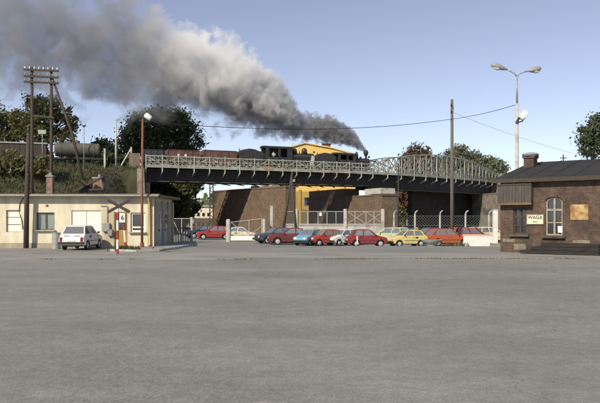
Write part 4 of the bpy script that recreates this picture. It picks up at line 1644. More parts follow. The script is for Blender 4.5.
M['old_frame'] = material('old_frame', (0.36, 0.32, 0.25), 0.85, (0.20, 0.17, 0.13), scale=7, stretch=(3, 3, .6), coords='object')
for f, nx, nz, ar, fm in ((f1, 2, 3, False, 'dark_wood'), (f2, 2, 3, True, 'old_frame')):
    wo_ = wh_window(f, nx, nz, ar).build('window', fm, weigh)
    for k in range(nx):
        for q in range(nz):
            a, b = f[0] + (f[1] - f[0]) * k / nx, f[0] + (f[1] - f[0]) * (k + 1) / nx
            c, d_ = f[2] + (f[3] - f[2]) * q / nz, f[2] + (f[3] - f[2]) * (q + 1) / nz
            MB().box(((a + b) / 2, .155, (c + d_) / 2), (b - a - .02, .01, d_ - c - .02)).build('pane', 'glass', wo_)
    MB().box(((f[0] + f[1]) / 2, -.03, f[2] - .07), (f[1] - f[0] + .3, .26, .12)).build('sill', 'wh_brick_side', wo_)
# brick arch over the tall window
for k in range(11):
    a = math.pi - math.pi * (k + .5) / 11
    p = Vector((cx + (hw + .13) * math.cos(a), 0, f2[3] - rise + (rise + .13) * math.sin(a)))
    o = MB().box((0, 0, 0), (.10, .03, .22)).build('arch_brick', 'wh_brick', weigh)
    o.location = (p.x, -.012, p.z)
    o.rotation_euler = (0, math.pi / 2 - a if a < math.pi / 2 else -(a - math.pi / 2), 0)
# white paper notice in the lower right pane
nx0 = front(557.5, 229)
MB().box((nx0[0] + .12, .075, nx0[1] - .02), (.26, .008, .32)).build('paper_notice', 'white_paint', weigh)
# boarded canopy box over the first window
cx0, cx1 = front(500, 195)[0], front(533.5, 195)[0]
cz0, cz1 = front(516, 205)[1], front(516, 184)[1]
M['canopy_wood'] = material('canopy_wood', (0.045, 0.038, 0.032), 0.9, (0.10, 0.088, 0.075), scale=5, stretch=(5, 5, .35), bump=.3)
can = MB().box(((cx0 + cx1) / 2, -.17, (cz0 + cz1) / 2), (cx1 - cx0, .26, cz1 - cz0)).build('canopy_box', 'canopy_wood', weigh)
n = 11
for k in range(n):
    w = (cx1 - cx0) / n
    MB().box((cx0 + w * (k + .5), -.317 - .004 * (k % 2), (cz0 + cz1) / 2 + .01 * (k % 3)), (w - .012, .03, cz1 - cz0 - .02)).build('board', 'canopy_wood', can)
MB().box(((cx0 + cx1) / 2, -.345, cz0 + .05), (cx1 - cx0 + .04, .035, .1)).build('batten', 'fascia', can)
MB().box(((cx0 + cx1) / 2, -.345, cz1 - .04), (cx1 - cx0 + .04, .035, .08)).build('batten', 'dark_wood', can)
# rusty sheet on the wall
rx0, rx1 = front(570.5, 212)[0], front(588.5, 212)[0]
rz0, rz1 = front(580, 220)[1], front(580, 204.5)[1]
M['rust_sheet'] = material('rust_sheet', (0.34, 0.20, 0.065), 0.75, (0.17, 0.075, 0.03), scale=2.6, detail=8, lo=.42, hi=.58, col3=(0.45, 0.33, 0.15), s3=2.2)
MB().box(((rx0 + rx1) / 2, -.03, (rz0 + rz1) / 2), (rx1 - rx0, .03, rz1 - rz0)).build('rusty_plate', 'rust_sheet', weigh)
for sx in (rx0 + .05, rx1 - .05):
    for szz in (rz0 + .05, rz1 - .05):
        MB().cyl((sx, -.046, szz), (sx, -.056, szz), .018, n=8).build('bolt', 'black_metal', weigh)
# pale patches of repaired brick low on the wall
for (a, b, c, d_) in ((503, 515, 239, 242), (514, 526, 244, 250), (573, 590, 240.5, 243)):
    x0, z0 = front(a, d_)
    x1, z1 = front(b, c)
    MB().box(((x0 + x1) / 2, -.006, (z0 + z1) / 2), (x1 - x0, .03, z1 - z0)).build('repaired_course', 'patch_brick', weigh)

# WAGA sign
def text_mesh(body, size):
    c = bpy.data.curves.new('lettering', 'FONT')
    c.body = body
    c.size = size
    c.align_x = 'CENTER'
    c.align_y = 'CENTER'
    c.extrude = .002
    c.offset = .008 * size / .3
    o = bpy.data.objects.new('lettering', c)
    COL.objects.link(o)
    bpy.context.view_layer.update()
    me = bpy.data.meshes.new_from_object(o.evaluated_get(bpy.context.evaluated_depsgraph_get()))
    bpy.data.objects.remove(o)
    return me


M['sign_cream'] = material('sign_cream', (0.78, 0.70, 0.47), 0.6, (0.70, 0.62, 0.41), scale=6)
sx0, sz0 = front(527.3, 224)
sx1, sz1 = front(543.7, 214.6)
sl = C0 + wd * (sx0 + sx1) / 2 + wnv * .012
sign = thing('scale_sign', 'cream sign reading WAGA on the weigh house wall between its windows', 'sign', (sl.x, sl.y, (sz0 + sz1) / 2), WA)
MB().box((0, -.02, 0), (sx1 - sx0, .03, sz1 - sz0)).build('board', 'sign_cream', sign)
fr = MB()
W_, H_ = sx1 - sx0, sz1 - sz0
fr.box((0, -.03, H_ / 2), (W_ + .04, .05, .03)).box((0, -.03, -H_ / 2), (W_ + .04, .05, .03))
fr.box((-W_ / 2, -.03, 0), (.03, .048, H_)).box((W_ / 2, -.03, 0), (.03, .048, H_))
fr.build('frame', 'old_frame', sign)
for body, size, dz_ in (('WAGA', .235, .085), ('tory', .14, -.115)):
    me = text_mesh(body, size)
    o = link('lettering', me, 'black_plastic', sign)
    o.rotation_euler = (R(90), 0, 0)
    o.location = (0, -.0375, dz_)

# long dark timber trough at the foot of the wall
tb0, tb1 = front(528, 254)[0], front(592, 254)[0]
base = C0 + wd * tb0 + wnv * .95
trough = thing('timber_trough', 'long low trough of tarred timbers at the foot of the weigh house wall', 'trough', base, WA)
LT = tb1 - tb0 + .6
M['tar_wood'] = material('tar_wood', (0.013, 0.011, 0.010), 0.9, (0.030, 0.026, 0.022), scale=4, stretch=(.5, 3, 3), bump=.3, coords='object')
for k, (y, z, h) in enumerate(((0, .10, .17), (0, .285, .16), (-.03, .46, .15), (.7, .10, .17), (.7, .285, .16), (.73, .46, .15))):
    MB().box((LT / 2 + .25 * (k % 3), y, z), (LT - .5 * (k % 3), .20, h)).build('timber', 'tar_wood', trough, bevel=.012)
for xx in (.3, LT * .35, LT * .68):
    MB().box((xx + .3, .35, .2), (.16, .48, .3)).build('cross_timber', 'tar_wood', trough)

# ================================================================== YELLOW HALL behind the bridge
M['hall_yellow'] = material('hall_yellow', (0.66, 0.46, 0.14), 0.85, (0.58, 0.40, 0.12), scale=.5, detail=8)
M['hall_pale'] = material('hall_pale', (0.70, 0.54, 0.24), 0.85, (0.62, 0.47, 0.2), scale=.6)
M['hall_shade'] = material('hall_shade', (0.40, 0.27, 0.075), 0.85, (0.31, 0.21, 0.06), scale=.7, detail=9, stretch=(1, 1, .5))  # hall yellow darkened: shade under the bridge put into the colour
HYD = 142.0
hl = thing('yellow_hall', 'large ochre yellow hall with a shallow gable showing above the bridge', 'building', (X(308, HYD), HYD, -0.55))
x0, x1 = X(263, HYD), X(356, HYD)
apx, apz = X(305, HYD), Z(143.5, HYD)
ez = Z(155, HYD)
MB().prism([(x0, -.6), (x1, -.6), (x1, ez), (apx + 6, apz - 1.1), (apx, apz), (x0, ez)], HYD, HYD + 30).build('wall', 'hall_yellow', hl, world=True)
mb = MB()
mb.beam((x0 - .4, HYD - .15, ez + .12), (apx, HYD - .15, apz + .14), .5, .22)
mb.beam((apx, HYD - .15, apz + .14), (apx + 6, HYD - .15, apz - .96), .5, .22)
mb.beam((apx + 6, HYD - .15, apz - .96), (x1 + .4, HYD - .15, ez + .12), .5, .22)
rf = mb.build('roof_edge', 'hall_pale', hl, world=True)
cpt = at(326.5, 146, HYD + 4)
cb_ = MB().box((cpt.x, HYD + 4, cpt.z - .7), (1.7, 1.6, 2.0)).build('roof_vent', 'wagon_red', hl, world=True)
MB().box((cpt.x, HYD + 4, cpt.z + .41), (2.1, 2.0, .22)).build('vent_cap', 'wagon_red', cb_, world=True)
MB().box((cpt.x - 1.6, HYD + 3.9, cpt.z - .5), (1.0, 1.2, 1.0)).build('roof_vent', 'wagon_red', hl, world=True)
MB().box(((x0 + x1) / 2, HYD - .02, 3.4), (x1 - x0 - .02, .08, 8.0)).build('shade_panel', 'hall_shade', hl, world=True)  # added panel, painting shade over the lower front
for k in range(5):
    xx = x0 + 2.2 + k * 3.9
    w = MB().box((xx, HYD - .07, 5.2), (2.2, .12, 2.0)).build('window', 'grey_metal', hl, world=True)
    MB().box((xx, HYD - .15, 5.2), (1.9, .03, 1.7)).build('pane', 'glass', w, world=True)
    MB().box((xx + 1.95, HYD - .12, 3.6), (.5, .3, 8.4)).build('pilaster', 'hall_shade', hl, world=True)
MB().box((X(300, HYD), HYD - .12, 1.5), (3.2, .1, 3.8)).build('door', 'grey_wood', hl, world=True)

# pale house far behind, seen under the bridge
FY = 150.0
fh = thing('distant_house', 'pale cream flat roofed house seen under the left end of the bridge', 'house', (X(201, FY), FY, -.55))
a, b = X(190.5, FY), X(213.5, FY)
zt_ = Z(207, FY)
M['pale_house'] = material('pale_house', (0.62, 0.56, 0.44), .9, (.55, .5, .39), scale=.6)
MB().box(((a + b) / 2, FY + 4, zt_ / 2 - .3), (b - a, 8, zt_ + .6)).build('wall', 'pale_house', fh, world=True)
rf = MB().box(((a + b) / 2, FY + 4, zt_ + .22), (b - a + .6, 8.6, .45)).build('roof', 'grey_metal', fh, world=True)
MB().box((a + 1.4, FY + 3, zt_ + .9), (.9, .9, 1.1)).build('chimney', 'brick_plain', rf, world=True)
for k, pxw in enumerate((193.5, 198.5, 203.5, 208.5)):
    for row, zc_ in enumerate((Z(214.5, FY), Z(225, FY))):
        w = MB().box((X(pxw, FY), FY - .02, zc_), (.75, .1, .95)).build('window', 'white_paint', fh, world=True)
        MB().box((X(pxw, FY), FY - .085, zc_), (.6, .03, .8)).build('pane', 'glass', w, world=True)
MB().box(((a + b) / 2, FY - .06, Z(219.5, FY)), (b - a, .12, .25)).build('string_course', 'concrete', fh, world=True)
# dark board fence in front of it
bf = thing('board_fence', 'dark board fence behind the cars under the left span', 'fence', (X(205, 84), 84, -.55))
for k in range(20):
    xx = X(194, 84) + k * .148
    MB().box((xx, 84, .55), (.13, .03, 2.2 + .05 * (k % 3))).build('board', 'dark_wood', bf, world=True)
for zz_ in (.0, 1.1):
    MB().box((X(204.5, 84), 84.06, zz_), (2.95, .06, .1)).build('rail', 'dark_wood', bf, world=True)

# ================================================================== CARS
TY = {  # L, W, wheelbase, wheel r, front axle x, side outline, glasshouse: belt x0..x1, roof x0..x1, belt z, roof z
    'mini': dict(L=3.05, W=1.38, r=.262, ax=(.98, -.86), belt=.83, top=1.335, gb=(-1.24, .80), gt=(-.86, .20),
                 low=[(-1.50, .30), (-1.525, .45), (-1.50, .66), (-1.36, .83), (-1.22, .87), (.80, .86), (1.34, .74), (1.49, .66), (1.525, .50), (1.50, .30)], pillars=(-.32,)),
    'saloon': dict(L=4.0, W=1.6, r=.30, ax=(1.24, -1.20), belt=.90, top=1.42, gb=(-1.28, .92), gt=(-.80, .22),
                   low=[(-1.96, .32), (-2.0, .50), (-1.97, .82), (-1.85, .91), (-1.25, .93), (.92, .92), (1.82, .84), (1.97, .76), (2.0, .52), (1.96, .32)], pillars=(-.28,)),
    'hatch': dict(L=3.75, W=1.58, r=.29, ax=(1.18, -1.10), belt=.88, top=1.40, gb=(-1.66, .86), gt=(-1.18, .16),
                  low=[(-1.84, .32), (-1.875, .50), (-1.84, .78), (-1.68, .90), (.86, .89), (1.66, .80), (1.84, .72), (1.875, .50), (1.84, .32)], pillars=(-.22, -1.02)),
    'estate': dict(L=4.0, W=1.6, r=.30, ax=(1.24, -1.20), belt=.90, top=1.44, gb=(-1.90, .92), gt=(-1.68, .22),
                   low=[(-1.96, .32), (-2.0, .50), (-1.97, .82), (-1.92, .91), (.92, .92), (1.82, .84), (1.97, .76), (2.0, .52), (1.96, .32)], pillars=(-.28, -1.12)),
}
WHEELS = {}


def wheel_meshes(r):
    if r in WHEELS:
        return WHEELS[r]
    w = .15
    t = MB()
    prof = [(r * .62, -w * .42), (r * .90, -w * .5), (r, -w * .36), (r, w * .36), (r * .90, w * .5), (r * .62, w * .42)]
    n = 24
    for k in range(n):
        a = 2 * math.pi * k / n
        for (rr, y) in prof:
            t.v.append(Vector((math.cos(a) * rr, y, math.sin(a) * rr)))
    m_ = len(prof)
    for k in range(n):
        for q in range(m_):
            a, b = k * m_ + q, k * m_ + (q + 1) % m_
            c, d_ = ((k + 1) % n) * m_ + (q + 1) % m_, ((k + 1) % n) * m_ + q
            t.f.append((a, b, c, d_))
    tm = t.mesh('tyre')
    tm.materials.append(M['tyre'])
    rm_ = MB()
    rm_.tube([(0, -.05, 0), (0, .05, 0)], [r * .63, r * .63], 20)
    rm_.tube([(0, -.085, 0), (0, -.045, 0)], [r * .30, r * .40], 16)
    rm_.tube([(0, .045, 0), (0, .085, 0)], [r * .40, r * .30], 16)
    rmm = rm_.mesh('rim')
    rmm.materials.append(M['rim'])
    WHEELS[r] = (tm, rmm)
    return WHEELS[r]


def car(label, px, y, yaw, kind, col, group='parked cars', rack=False, scale=1.0):
    T_ = TY[kind]
    L, W, r = T_['L'], T_['W'], T_['r']
    t = thing('parked_car', label, 'car', on_ground(px, y) + Vector((0, 0, gz(X(px, y), y) - ground_z(y))), R(yaw), group)
    key = 'paint_%02d_%02d_%02d' % tuple(int(c * 99) for c in col)
    pm = paint(key, col)
    M[key] = pm
    # lower body with wheel arches
    sill = .24
    out = list(T_['low'])
    bottom = []
    fx, rx = T_['ax']
    ra = r * 1.22
    bottom.append((out[0][0] + .02, sill + .02))

    def arch(cx_):
        return [(cx_ + ra * math.cos(math.pi - math.pi * k / 8), max(sill, r + ra * math.sin(math.pi * k / 8) * .95 - .01)) for k in range(9)]
    prof = [out[0]] + [(rx - ra, sill)] + arch(rx)[1:-1] + [(rx + ra, sill), (fx - ra, sill)] + arch(fx)[1:-1] + [(fx + ra, sill)] + [out[-1]]
    poly = prof + out[-2:0:-1]
    b = MB()
    n = len(poly)
    hw_ = W / 2
    # rows across the width: tucked edge, full width, full width, tucked edge
    for yy, tuck in ((-hw_, 1), (hw_, 1)):
        for (x_, z_) in poly:
            b.v.append(Vector((x_, yy * (1 - .035 * max(0, (z_ - .55)) / .35), z_)))
    b.f.append(tuple(range(n)))
    b.f.append(tuple(range(2 * n - 1, n - 1, -1)))
    for i in range(n):
        j = (i + 1) % n
        b.f.append((i, j, j + n, i + n))
    body = b.build('body', pm, t, bevel=.045, seg=3)
    # dark underside
    MB().box((0, 0, .30), (L - .5, W - .36, .22)).build('underbody', 'black_plastic', t)
    # glasshouse
    gb, gt, bz, tz = T_['gb'], T_['gt'], T_['belt'], T_['top']
    wb, wt = hw_ - .05, hw_ - .19
    g_ = MB()
    g_.add([(gt[0] - .03, -wt - .015, tz - .085), (gt[1] + .03, -wt - .015, tz - .085), (gt[1] + .03, wt + .015, tz - .085), (gt[0] - .03, wt + .015, tz - .085),
            (gt[0], -wt, tz - .035), (gt[1], -wt, tz - .035), (gt[1], wt, tz - .035), (gt[0], wt, tz - .035),
            ((gt[0] * .8 + gt[1] * .2), -wt * .8, tz), ((gt[0] * .2 + gt[1] * .8), -wt * .8, tz), ((gt[0] * .2 + gt[1] * .8), wt * .8, tz), ((gt[0] * .8 + gt[1] * .2), wt * .8, tz)],
           [(3, 2, 1, 0), (8, 9, 10, 11), (0, 1, 5, 4), (1, 2, 6, 5), (2, 3, 7, 6), (3, 0, 4, 7), (4, 5, 9, 8), (5, 6, 10, 9), (6, 7, 11, 10), (7, 4, 8, 11)])
    g_.build('roof', pm, t, bevel=.03, seg=3)
    pil = MB()
    for s in (-1, 1):
        for (x0_, x1_, w_) in [(gb[0], gt[0], .10), (gb[1], gt[1], .065)] + [(p_, p_ * .72 + (gt[0] + gt[1]) * .14, .075) for p_ in T_['pillars']]:
            pil.beam((x0_, s * (wb - .015), bz - .05), (x1_, s * (wt - .005), tz - .05), .045 if w_ < .07 else .05, w_, up=(1, 0, 0))
        pil.beam((gb[0], s * (wb - .01), bz + .02), (gb[1], s * (wb - .01), bz + .02), .05, .07)
    for (x_, w_) in ((gb[0], .06), (gb[1], .05)):
        pil.beam((x_, -wb, bz + .02), (x_, wb, bz + .02), w_, .07)
    pil.build('pillars', pm, t)
    seats = MB()
    for x_ in (gb[1] - .95, max(gb[0] + .45, gb[1] - 1.75)):
        for yy in (-.30, .30):
            seats.box((x_, yy, bz + .10), (.13, .44, .34)).box((x_ - .01, yy, bz + .32), (.09, .22, .12))
    seats.box((gb[1] - .28, 0, bz + .04), (.28, W - .3, .12))
    seats.build('seats', 'seat_cloth', t, bevel=.03)
    MB().tube([(gb[1] - .48 + .05 * math.cos(a_), .30 + .17 * math.sin(a_), bz + .12 + .14 * math.cos(a_)) for a_ in [k_ * math.pi / 6 for k_ in range(13)]], .014, 6).build('steering_wheel', 'black_plastic', t)

    def pane(quad, name, lift=.004):
        a, b_, c, d_ = [Vector(q) for q in quad]
        nn = (b_ - a).cross(d_ - a).normalized()
        cc = (a + b_ + c + d_) / 4
        if nn.dot(cc - Vector((0, 0, 1.0))) < 0:
            nn = -nn
        p = [v_ + nn * lift for v_ in (a, b_, c, d_)] + [v_ - nn * .004 for v_ in (a, b_, c, d_)]
        m_ = MB().add(p, [(0, 1, 2, 3), (7, 6, 5, 4), (0, 1, 5, 4), (1, 2, 6, 5), (2, 3, 7, 6), (3, 0, 4, 7)])
        return m_.build(name, 'car_glass', t)

    def on_side(f, h_, s):
        """point on the side: f 0..1 along, h 0..1 up"""
        x_ = (gb[0] + (gb[1] - gb[0]) * f) * (1 - h_) + (gt[0] + (gt[1] - gt[0]) * f) * h_
        return (x_, s * (wb + (wt - wb) * h_), (bz - .02) + (tz - .04 - bz + .02) * h_)
    fr = [.055] + [(p_ - gb[0]) / (gb[1] - gb[0]) for p_ in sorted(T_['pillars'])] + [.94]
    for s in (-1, 1):
        for k in range(len(fr) - 1):
            a, b_ = fr[k] + .018, fr[k + 1] - .018
            pane((on_side(a, .06, s), on_side(b_, .06, s), on_side(b_, .93, s), on_side(a, .93, s)), 'side_window')
    for (gx, hx, nm) in ((gb[1], gt[1], 'windscreen'), (gb[0], gt[0], 'rear_window')):
        def pt(v_, h_, gx=gx, hx=hx):
            return (gx + (hx - gx) * h_, v_ * (wb + (wt - wb) * h_) * .88, (bz - .02) + (tz - .04 - bz + .02) * h_)
        pane((pt(-1.06, .06), pt(1.06, .06), pt(1.06, .95), pt(-1.06, .95)), nm)
    # door seams, handles, trim strips
    dx0, dx1 = T_['pillars'][0] - .02, gb[1] - .12
    for s in (-1, 1):
        yy = s * (hw_ + .001)
        MB().box((0, yy, .50), (L * .80 if False else (fx - rx) - 2 * ra - .02, .016, .035)).build('side_trim', 'black_plastic', t)
        for xx in (dx0, dx1):
            MB().box((xx, s * (hw_ - .008), .56), (.014, .012, .52)).build('door_seam', 'black_plastic', t)
        MB().box((dx0 + .14, s * (hw_ + .006), .74), (.13, .03, .025)).build('door_handle', 'chrome', t)
        MB().box((dx1 - .10, s * (hw_ + .07), .93), (.06, .14, .10)).build('mirror', 'black_plastic', t, bevel=.015)
    # bumpers, lamps, plates
    xf, xr = L / 2, -L / 2
    for xx, d_ in ((xf, 1), (xr, -1)):
        MB().box((xx + d_ * .03, 0, .40), (.11, W + .02, .13)).build('bumper', 'black_plastic', t, bevel=.03)
        MB().box((xx + d_ * .005, 0, .555 if d_ < 0 else .30), (.03, .42, .10)).build('number_plate', 'white_paint' if d_ < 0 else 'black_plastic', t)
    for s in (-1, 1):
        hl_ = MB().box((xf - .015, s * (hw_ - .25), .60), (.05, .26, .15)).build('headlight', 'lamp_glass', t, bevel=.02)
        MB().box((xf + .004, s * (hw_ - .08), .58), (.03, .09, .10)).build('indicator', 'lamp_amber', t)
        MB().box((xr - .002, s * (hw_ - .13), .60), (.04, .13, .24)).build('tail_light', 'tail_red', t, bevel=.01)
    if kind != 'mini':
        MB().box((xf - .002, 0, .61), (.03, .74, .12)).build('grille', 'black_plastic', t)
    else:
        for s in (-1, 1):
            MB().box((xr + .10, s * .28, .775), (.05, .30, .02)).build('engine_vent', 'black_plastic', t)
            MB().box((rx + .35, s * (hw_ - .012), .72), (.20, .02, .13)).build('side_vent', 'black_plastic', t)
    tm, rmm = wheel_meshes(r)
    for xx in (fx, rx):
        for s in (-1, 1):
            w = bpy.data.objects.new('wheel', rmm)
            COL.objects.link(w)
            w.parent = t
            w.location = (xx, s * (hw_ - .085), r)
            q = bpy.data.objects.new('tyre', tm)
            COL.objects.link(q)
            q.parent = w
    if rack:
        rk_ = MB()
        for xx in (gt[0] + .15, gt[1] - .1):
            rk_.box((xx, 0, tz + .07), (.04, wt * 2 + .1, .03))
        for s in (-1, 1):
            rk_.box(((gt[0] + gt[1]) / 2, s * wt * .9, tz + .085), (gt[1] - gt[0] + .1, .03, .03))
            for xx in (gt[0] + .15, gt[1] - .1):
                rk_.box((xx, s * wt * .98, tz + .01), (.03, .03, .12))
        M['rack_blue'] = material('rack_blue', (.08, .18, .26), .6)
        rk_.build('roof_rack', 'rack_blue', t)
        MB().box((gt[0] - .02, -.2, tz + .10), (.16, .34, .18)).build('roof_box', 'lamp_amber', t, bevel=.02)
    return t


WHITE, CREAM = (.72, .72, .70), (.66, .60, .42)
DRED, RED, ORANGE = (.13, .018, .020), (.30, .025, .024), (.42, .085, .03)
car('white small hatchback parked nose in against the cream hut garage doors', 81.5, 36.05, 88.5, 'mini', WHITE, group=None)
car('slate blue car at the left end of the parked row', 277, 58.5, 205, 'saloon', (.055, .075, .115))
car('dark red car with its hub showing, second from the left of the row', 291.5, 55.5, 186, 'saloon', DRED)
car('light blue small car between two red cars', 310, 54.0, 236, 'mini', (.13, .33, .50))
car('bright red small car right of the light blue one', 326, 53.6, 207, 'mini', (.34, .045, .032))
car('white small car half hidden behind the nearest dark red car', 343, 54.0, 218, 'mini', WHITE)
car('nearest dark red small car seen broadside in the middle of the row', 366.5, 50.2, 3, 'mini', (.21, .016, .018))
car('pale lime green estate car behind the dark red and yellow cars', 388, 57.5, 172, 'estate', (.43, .49, .27))
car('yellow small car with a blue roof rack', 407.5, 51.4, 196, 'mini', (.62, .52, .20), rack=True)
car('dark maroon car hidden behind the yellow and orange cars', 429, 56.5, 200, 'saloon', (.10, .018, .022))
car('orange hatchback behind the concrete planter bowl', 447, 53.2, 12, 'hatch', ORANGE)
car('orange red estate car behind the white barrier', 470.5, 56.5, 14, 'estate', (.38, .06, .03))
car('cream car partly hidden by the white barrier and post', 489, 60.0, 12, 'estate', CREAM)
car('dark blue car beside the board fence under the bridge', 203, 72.0, 205, 'saloon', (.030, .045, .085))
car('red car with a pale hub under the left span of the bridge', 214.5, 68.5, 190, 'hatch', RED)
car('cream small car behind the wire gate under the bridge', 241, 66.5, 4, 'mini', CREAM)

# ================================================================== POLES, LAMPS AND WIRES
def gp_(px_, y):
    return on_ground(px_, y)


def tube_obj(name, pts, rad, mat, parent, n=8, smooth=True):
    return MB().tube(pts, rad, n).build(name, mat, parent, world=True, smooth=smooth)


# twin telegraph pole with three cross arms behind the hut
HPY = 46.8
t = thing('telegraph_pole', 'twin legged telegraph pole with three cross arms behind the cream hut', 'pole', on_ground(41, HPY))
zl, zr = 0, 0
for px_, top in ((32, 67), (51.3, 68.5)):
    tube_obj('leg', [at(px_, 250, HPY), at(px_, top, HPY)], [.14, .10], 'dark_wood', t)
tube_obj('stay', [at(52.5, 79, HPY), at(72, 133, HPY - .2), at(85.5, 192, HPY - .5)], [.085, .10, .11], 'dark_wood', t)
for py_ in (70, 76.5, 82.3):
    bar('cross_arm', at(24, py_ - .6, HPY - .16), at(58.5, py_ + 1.0, HPY - .16), .12, .12, 'dark_wood', t)
bar('cross_arm', at(31, 115.6, HPY - .14), at(54, 117.5, HPY - .14), .12, .14, 'dark_wood', t)
for py_, m_ in ((70, 'white_paint'), (76.5, 'black_metal'), (82.3, 'black_metal')):
    for k in range(8):
        px_ = 25 + k * 4.6
        p = at(px_, py_ - .6 + 1.6 * k / 8, HPY - .16)
        MB().tube([p + Vector((0, 0, .05)), p + Vector((0, 0, .10)), p + Vector((0, 0, .20)), p + Vector((0, 0, .23))], [.02, .05, .045, .02], 8).build('insulator', 'white_paint' if py_ == 70 else 'grey_metal', t, world=True)

# single pole in front of the hut
t = thing('wooden_pole', 'leaning dark wooden pole in front of the cream hut wall', 'pole', on_ground(26, 37.35))
tube_obj('shaft', [on_ground(26, 37.35) + Vector((0, 0, -.3)), at(27, 190, 37.3), at(28.6, 133, 37.2)], [.15, .13, .10], 'dark_wood', t, n=10)
bar('cleat', at(27.2, 172, 37.13), at(27.3, 166, 37.13), .12, .08, 'black_metal', t)
MB().cyl(at(28.6, 133, 37.2), at(28.6, 132.2, 37.2), .11, .06, n=10).build('cap', 'black_metal', t, world=True)

# rusty lamp pole at the hut corner
LPY = 36.9
lp = on_ground(142, LPY)
t = thing('lamp_post', 'rusty steel lamp post with a tilted white lantern at the hut corner', 'lamp post', lp)
tube_obj('shaft', [lp, at(142, 190, LPY), at(142.6, 119, LPY)], [.075, .07, .055], 'rust_pole', t, n=10)
MB().cyl(lp, lp + Vector((0, 0, .35)), .14, .11, n=10).build('collar', 'rust_pole', t, world=True)
tube_obj('arm', [at(142.6, 122, LPY), at(146, 121.2, LPY - .1), at(149, 120.5, LPY - .1)], .025, 'black_metal', t)
a, b = at(145.3, 114.6, LPY - .1), at(151.3, 119.2, LPY - .1)
d_ = (b - a).normalized()
lan = MB().tube([a, a + d_ * .04, a.lerp(b, .5), b - d_ * .06, b], [.12, .155, .165, .15, .11], 12).build('lantern', 'white_paint', t, world=True, smooth=True)
MB().cyl(b, b + d_ * .14, .09, .06, n=10).build('socket', 'black_metal', lan, world=True)

# wooden pole at the right
wp = on_ground(452, 54.0)
t = thing('wooden_pole', 'tall brown wooden pole in front of the arched bridge span', 'pole', wp)
tube_obj('shaft', [wp + Vector((0, 0, -.3)), at(452, 99.5, 54)], [.17, .115], 'grey_wood', t, n=10)
for (px_, py_) in ((451, 106), (453, 109), (451, 112.5), (454.5, 168)):
    p = at(px_, py_, 53.86)
    MB().tube([p, p + Vector((0, -.05, .08)), p + Vector((0, -.05, .2))], [.03, .06, .035], 8).build('insulator', 'black_metal', t, world=True)
MB().box(at(454.6, 168.5, 53.82), (.22, .14, .34)).build('switch_box', 'black_metal', t, world=True)
# thin dark pole
wp = on_ground(398.3, 66.0)
t = thing('steel_pole', 'thin dark steel pole between the lime and yellow cars', 'pole', wp)
tube_obj('shaft', [wp, at(398.3, 164, 66)], [.075, .055], 'black_metal', t)
MB().box(wp + Vector((0, 0, .1)), (.3, .3, .3)).build('footing', 'concrete', t, world=True)
# A frame pole
t = thing('a_frame_pole', 'dark wooden A frame pole behind the slate blue car', 'pole', on_ground(289, 63))
tube_obj('leg', [on_ground(281.3, 63.3), at(292.3, 172, 63)], [.15, .10], 'dark_wood', t)
tube_obj('leg', [on_ground(297, 62.6), at(291.3, 176, 62.85)], [.15, .10], 'dark_wood', t)
bar('cross_brace', at(286.5, 205, 63.05), at(294.4, 205, 62.7), .10, .12, 'dark_wood', t)
MB().box(at(294, 180.5, 62.7), (.22, .16, .24)).build('insulator_box', 'grey_metal', t, world=True)

# twin armed street lamp behind the weigh house
SLY = 46.0
sl_ = on_ground(517, SLY)
t = thing('street_lamp', 'tall concrete street lamp with two arms and a white floodlight', 'street lamp', sl_)
tube_obj('shaft', [sl_, at(517, 103.5, SLY)], [.17, .105], 'concrete', t, n=10)
tube_obj('mast_tube', [at(517, 104, SLY), at(517, 75.5, SLY)], [.075, .055], 'galv', t)
for (pts, nm) in ((((517, 76.5), (514.5, 73.5), (510, 71), (506.5, 69.6)), 'a'), (((517, 76.5), (519.5, 73.5), (524, 72), (528.5, 70.6)), 'b')):
    tube_obj('arm', [at(*p, SLY) for p in pts], .045, 'galv', t)
M['lamp_shell'] = material('lamp_shell', (.30, .31, .31), .5, (.22, .23, .23), scale=5)
for (a, b) in (((507.5, 69.6), (491.0, 64.2)), ((527, 71.2), (541.0, 68.2))):
    A_, B_ = at(*a, SLY), at(*b, SLY)
    d_ = (B_ - A_)
    hd = MB().tube([A_, A_ + d_ * .18, A_ + d_ * .4, A_ + d_ * .75, A_ + d_ * .93, B_], [.05, .11, .19, .21, .15, .05], 14).build('lamp_head', 'lamp_shell', t, world=True, smooth=True)
    m_ = A_ + d_ * .66 + Vector((0, 0, -.13))
    MB().tube([m_ - d_ * .24, m_ - d_ * .1, m_ + d_ * .12, m_ + d_ * .24], [.05, .15, .14, .05], 12).build('lens', 'lamp_glass', hd, world=True, smooth=True)
p = at(523.5, 116, SLY - .3)
fl = MB().beam(at(520.3, 118.5, SLY - .3), at(526.2, 111.5, SLY - .35), .34, .40).build('floodlight', 'white_paint', t, world=True, bevel=.04)
tube_obj('bracket', [at(517, 122.5, SLY), at(522, 121.5, SLY - .25), at(525, 117.5, SLY - .3)], .045, 'black_metal', t)
bar('bracket_plate', at(516.3, 122.8, SLY - .14), at(519.5, 117.5, SLY - .18), .10, .16, 'black_metal', t)

fp = gp_(563.3, 95.0)
t = thing('telegraph_pole', 'small distant pole with a cross arm above the weigh house roof', 'pole', fp)
tube_obj('shaft', [fp, at(563.3, 154.5, 95)], [.13, .09], 'dark_wood', t)
bar('cross_arm', at(560.3, 158, 94.9), at(566.5, 158, 94.9), .12, .12, 'dark_wood', t)

# overhead cables
def cable(label, pts, rad=.016):
    """catenary through the given 3-D points"""
    out = []
    for (a, b, sag) in pts:
        for k in range(25):
            w = k / 24
            p = Vector(a).lerp(Vector(b), w)
            p.z -= sag * 4 * w * (1 - w)
            if not out or (p - out[-1]).length > .01:
                out.append(p)
    o = MB().tube(out, rad, 5).build('overhead_cable', 'black_plastic', None, smooth=True)
    tag(o, label, 'cable')


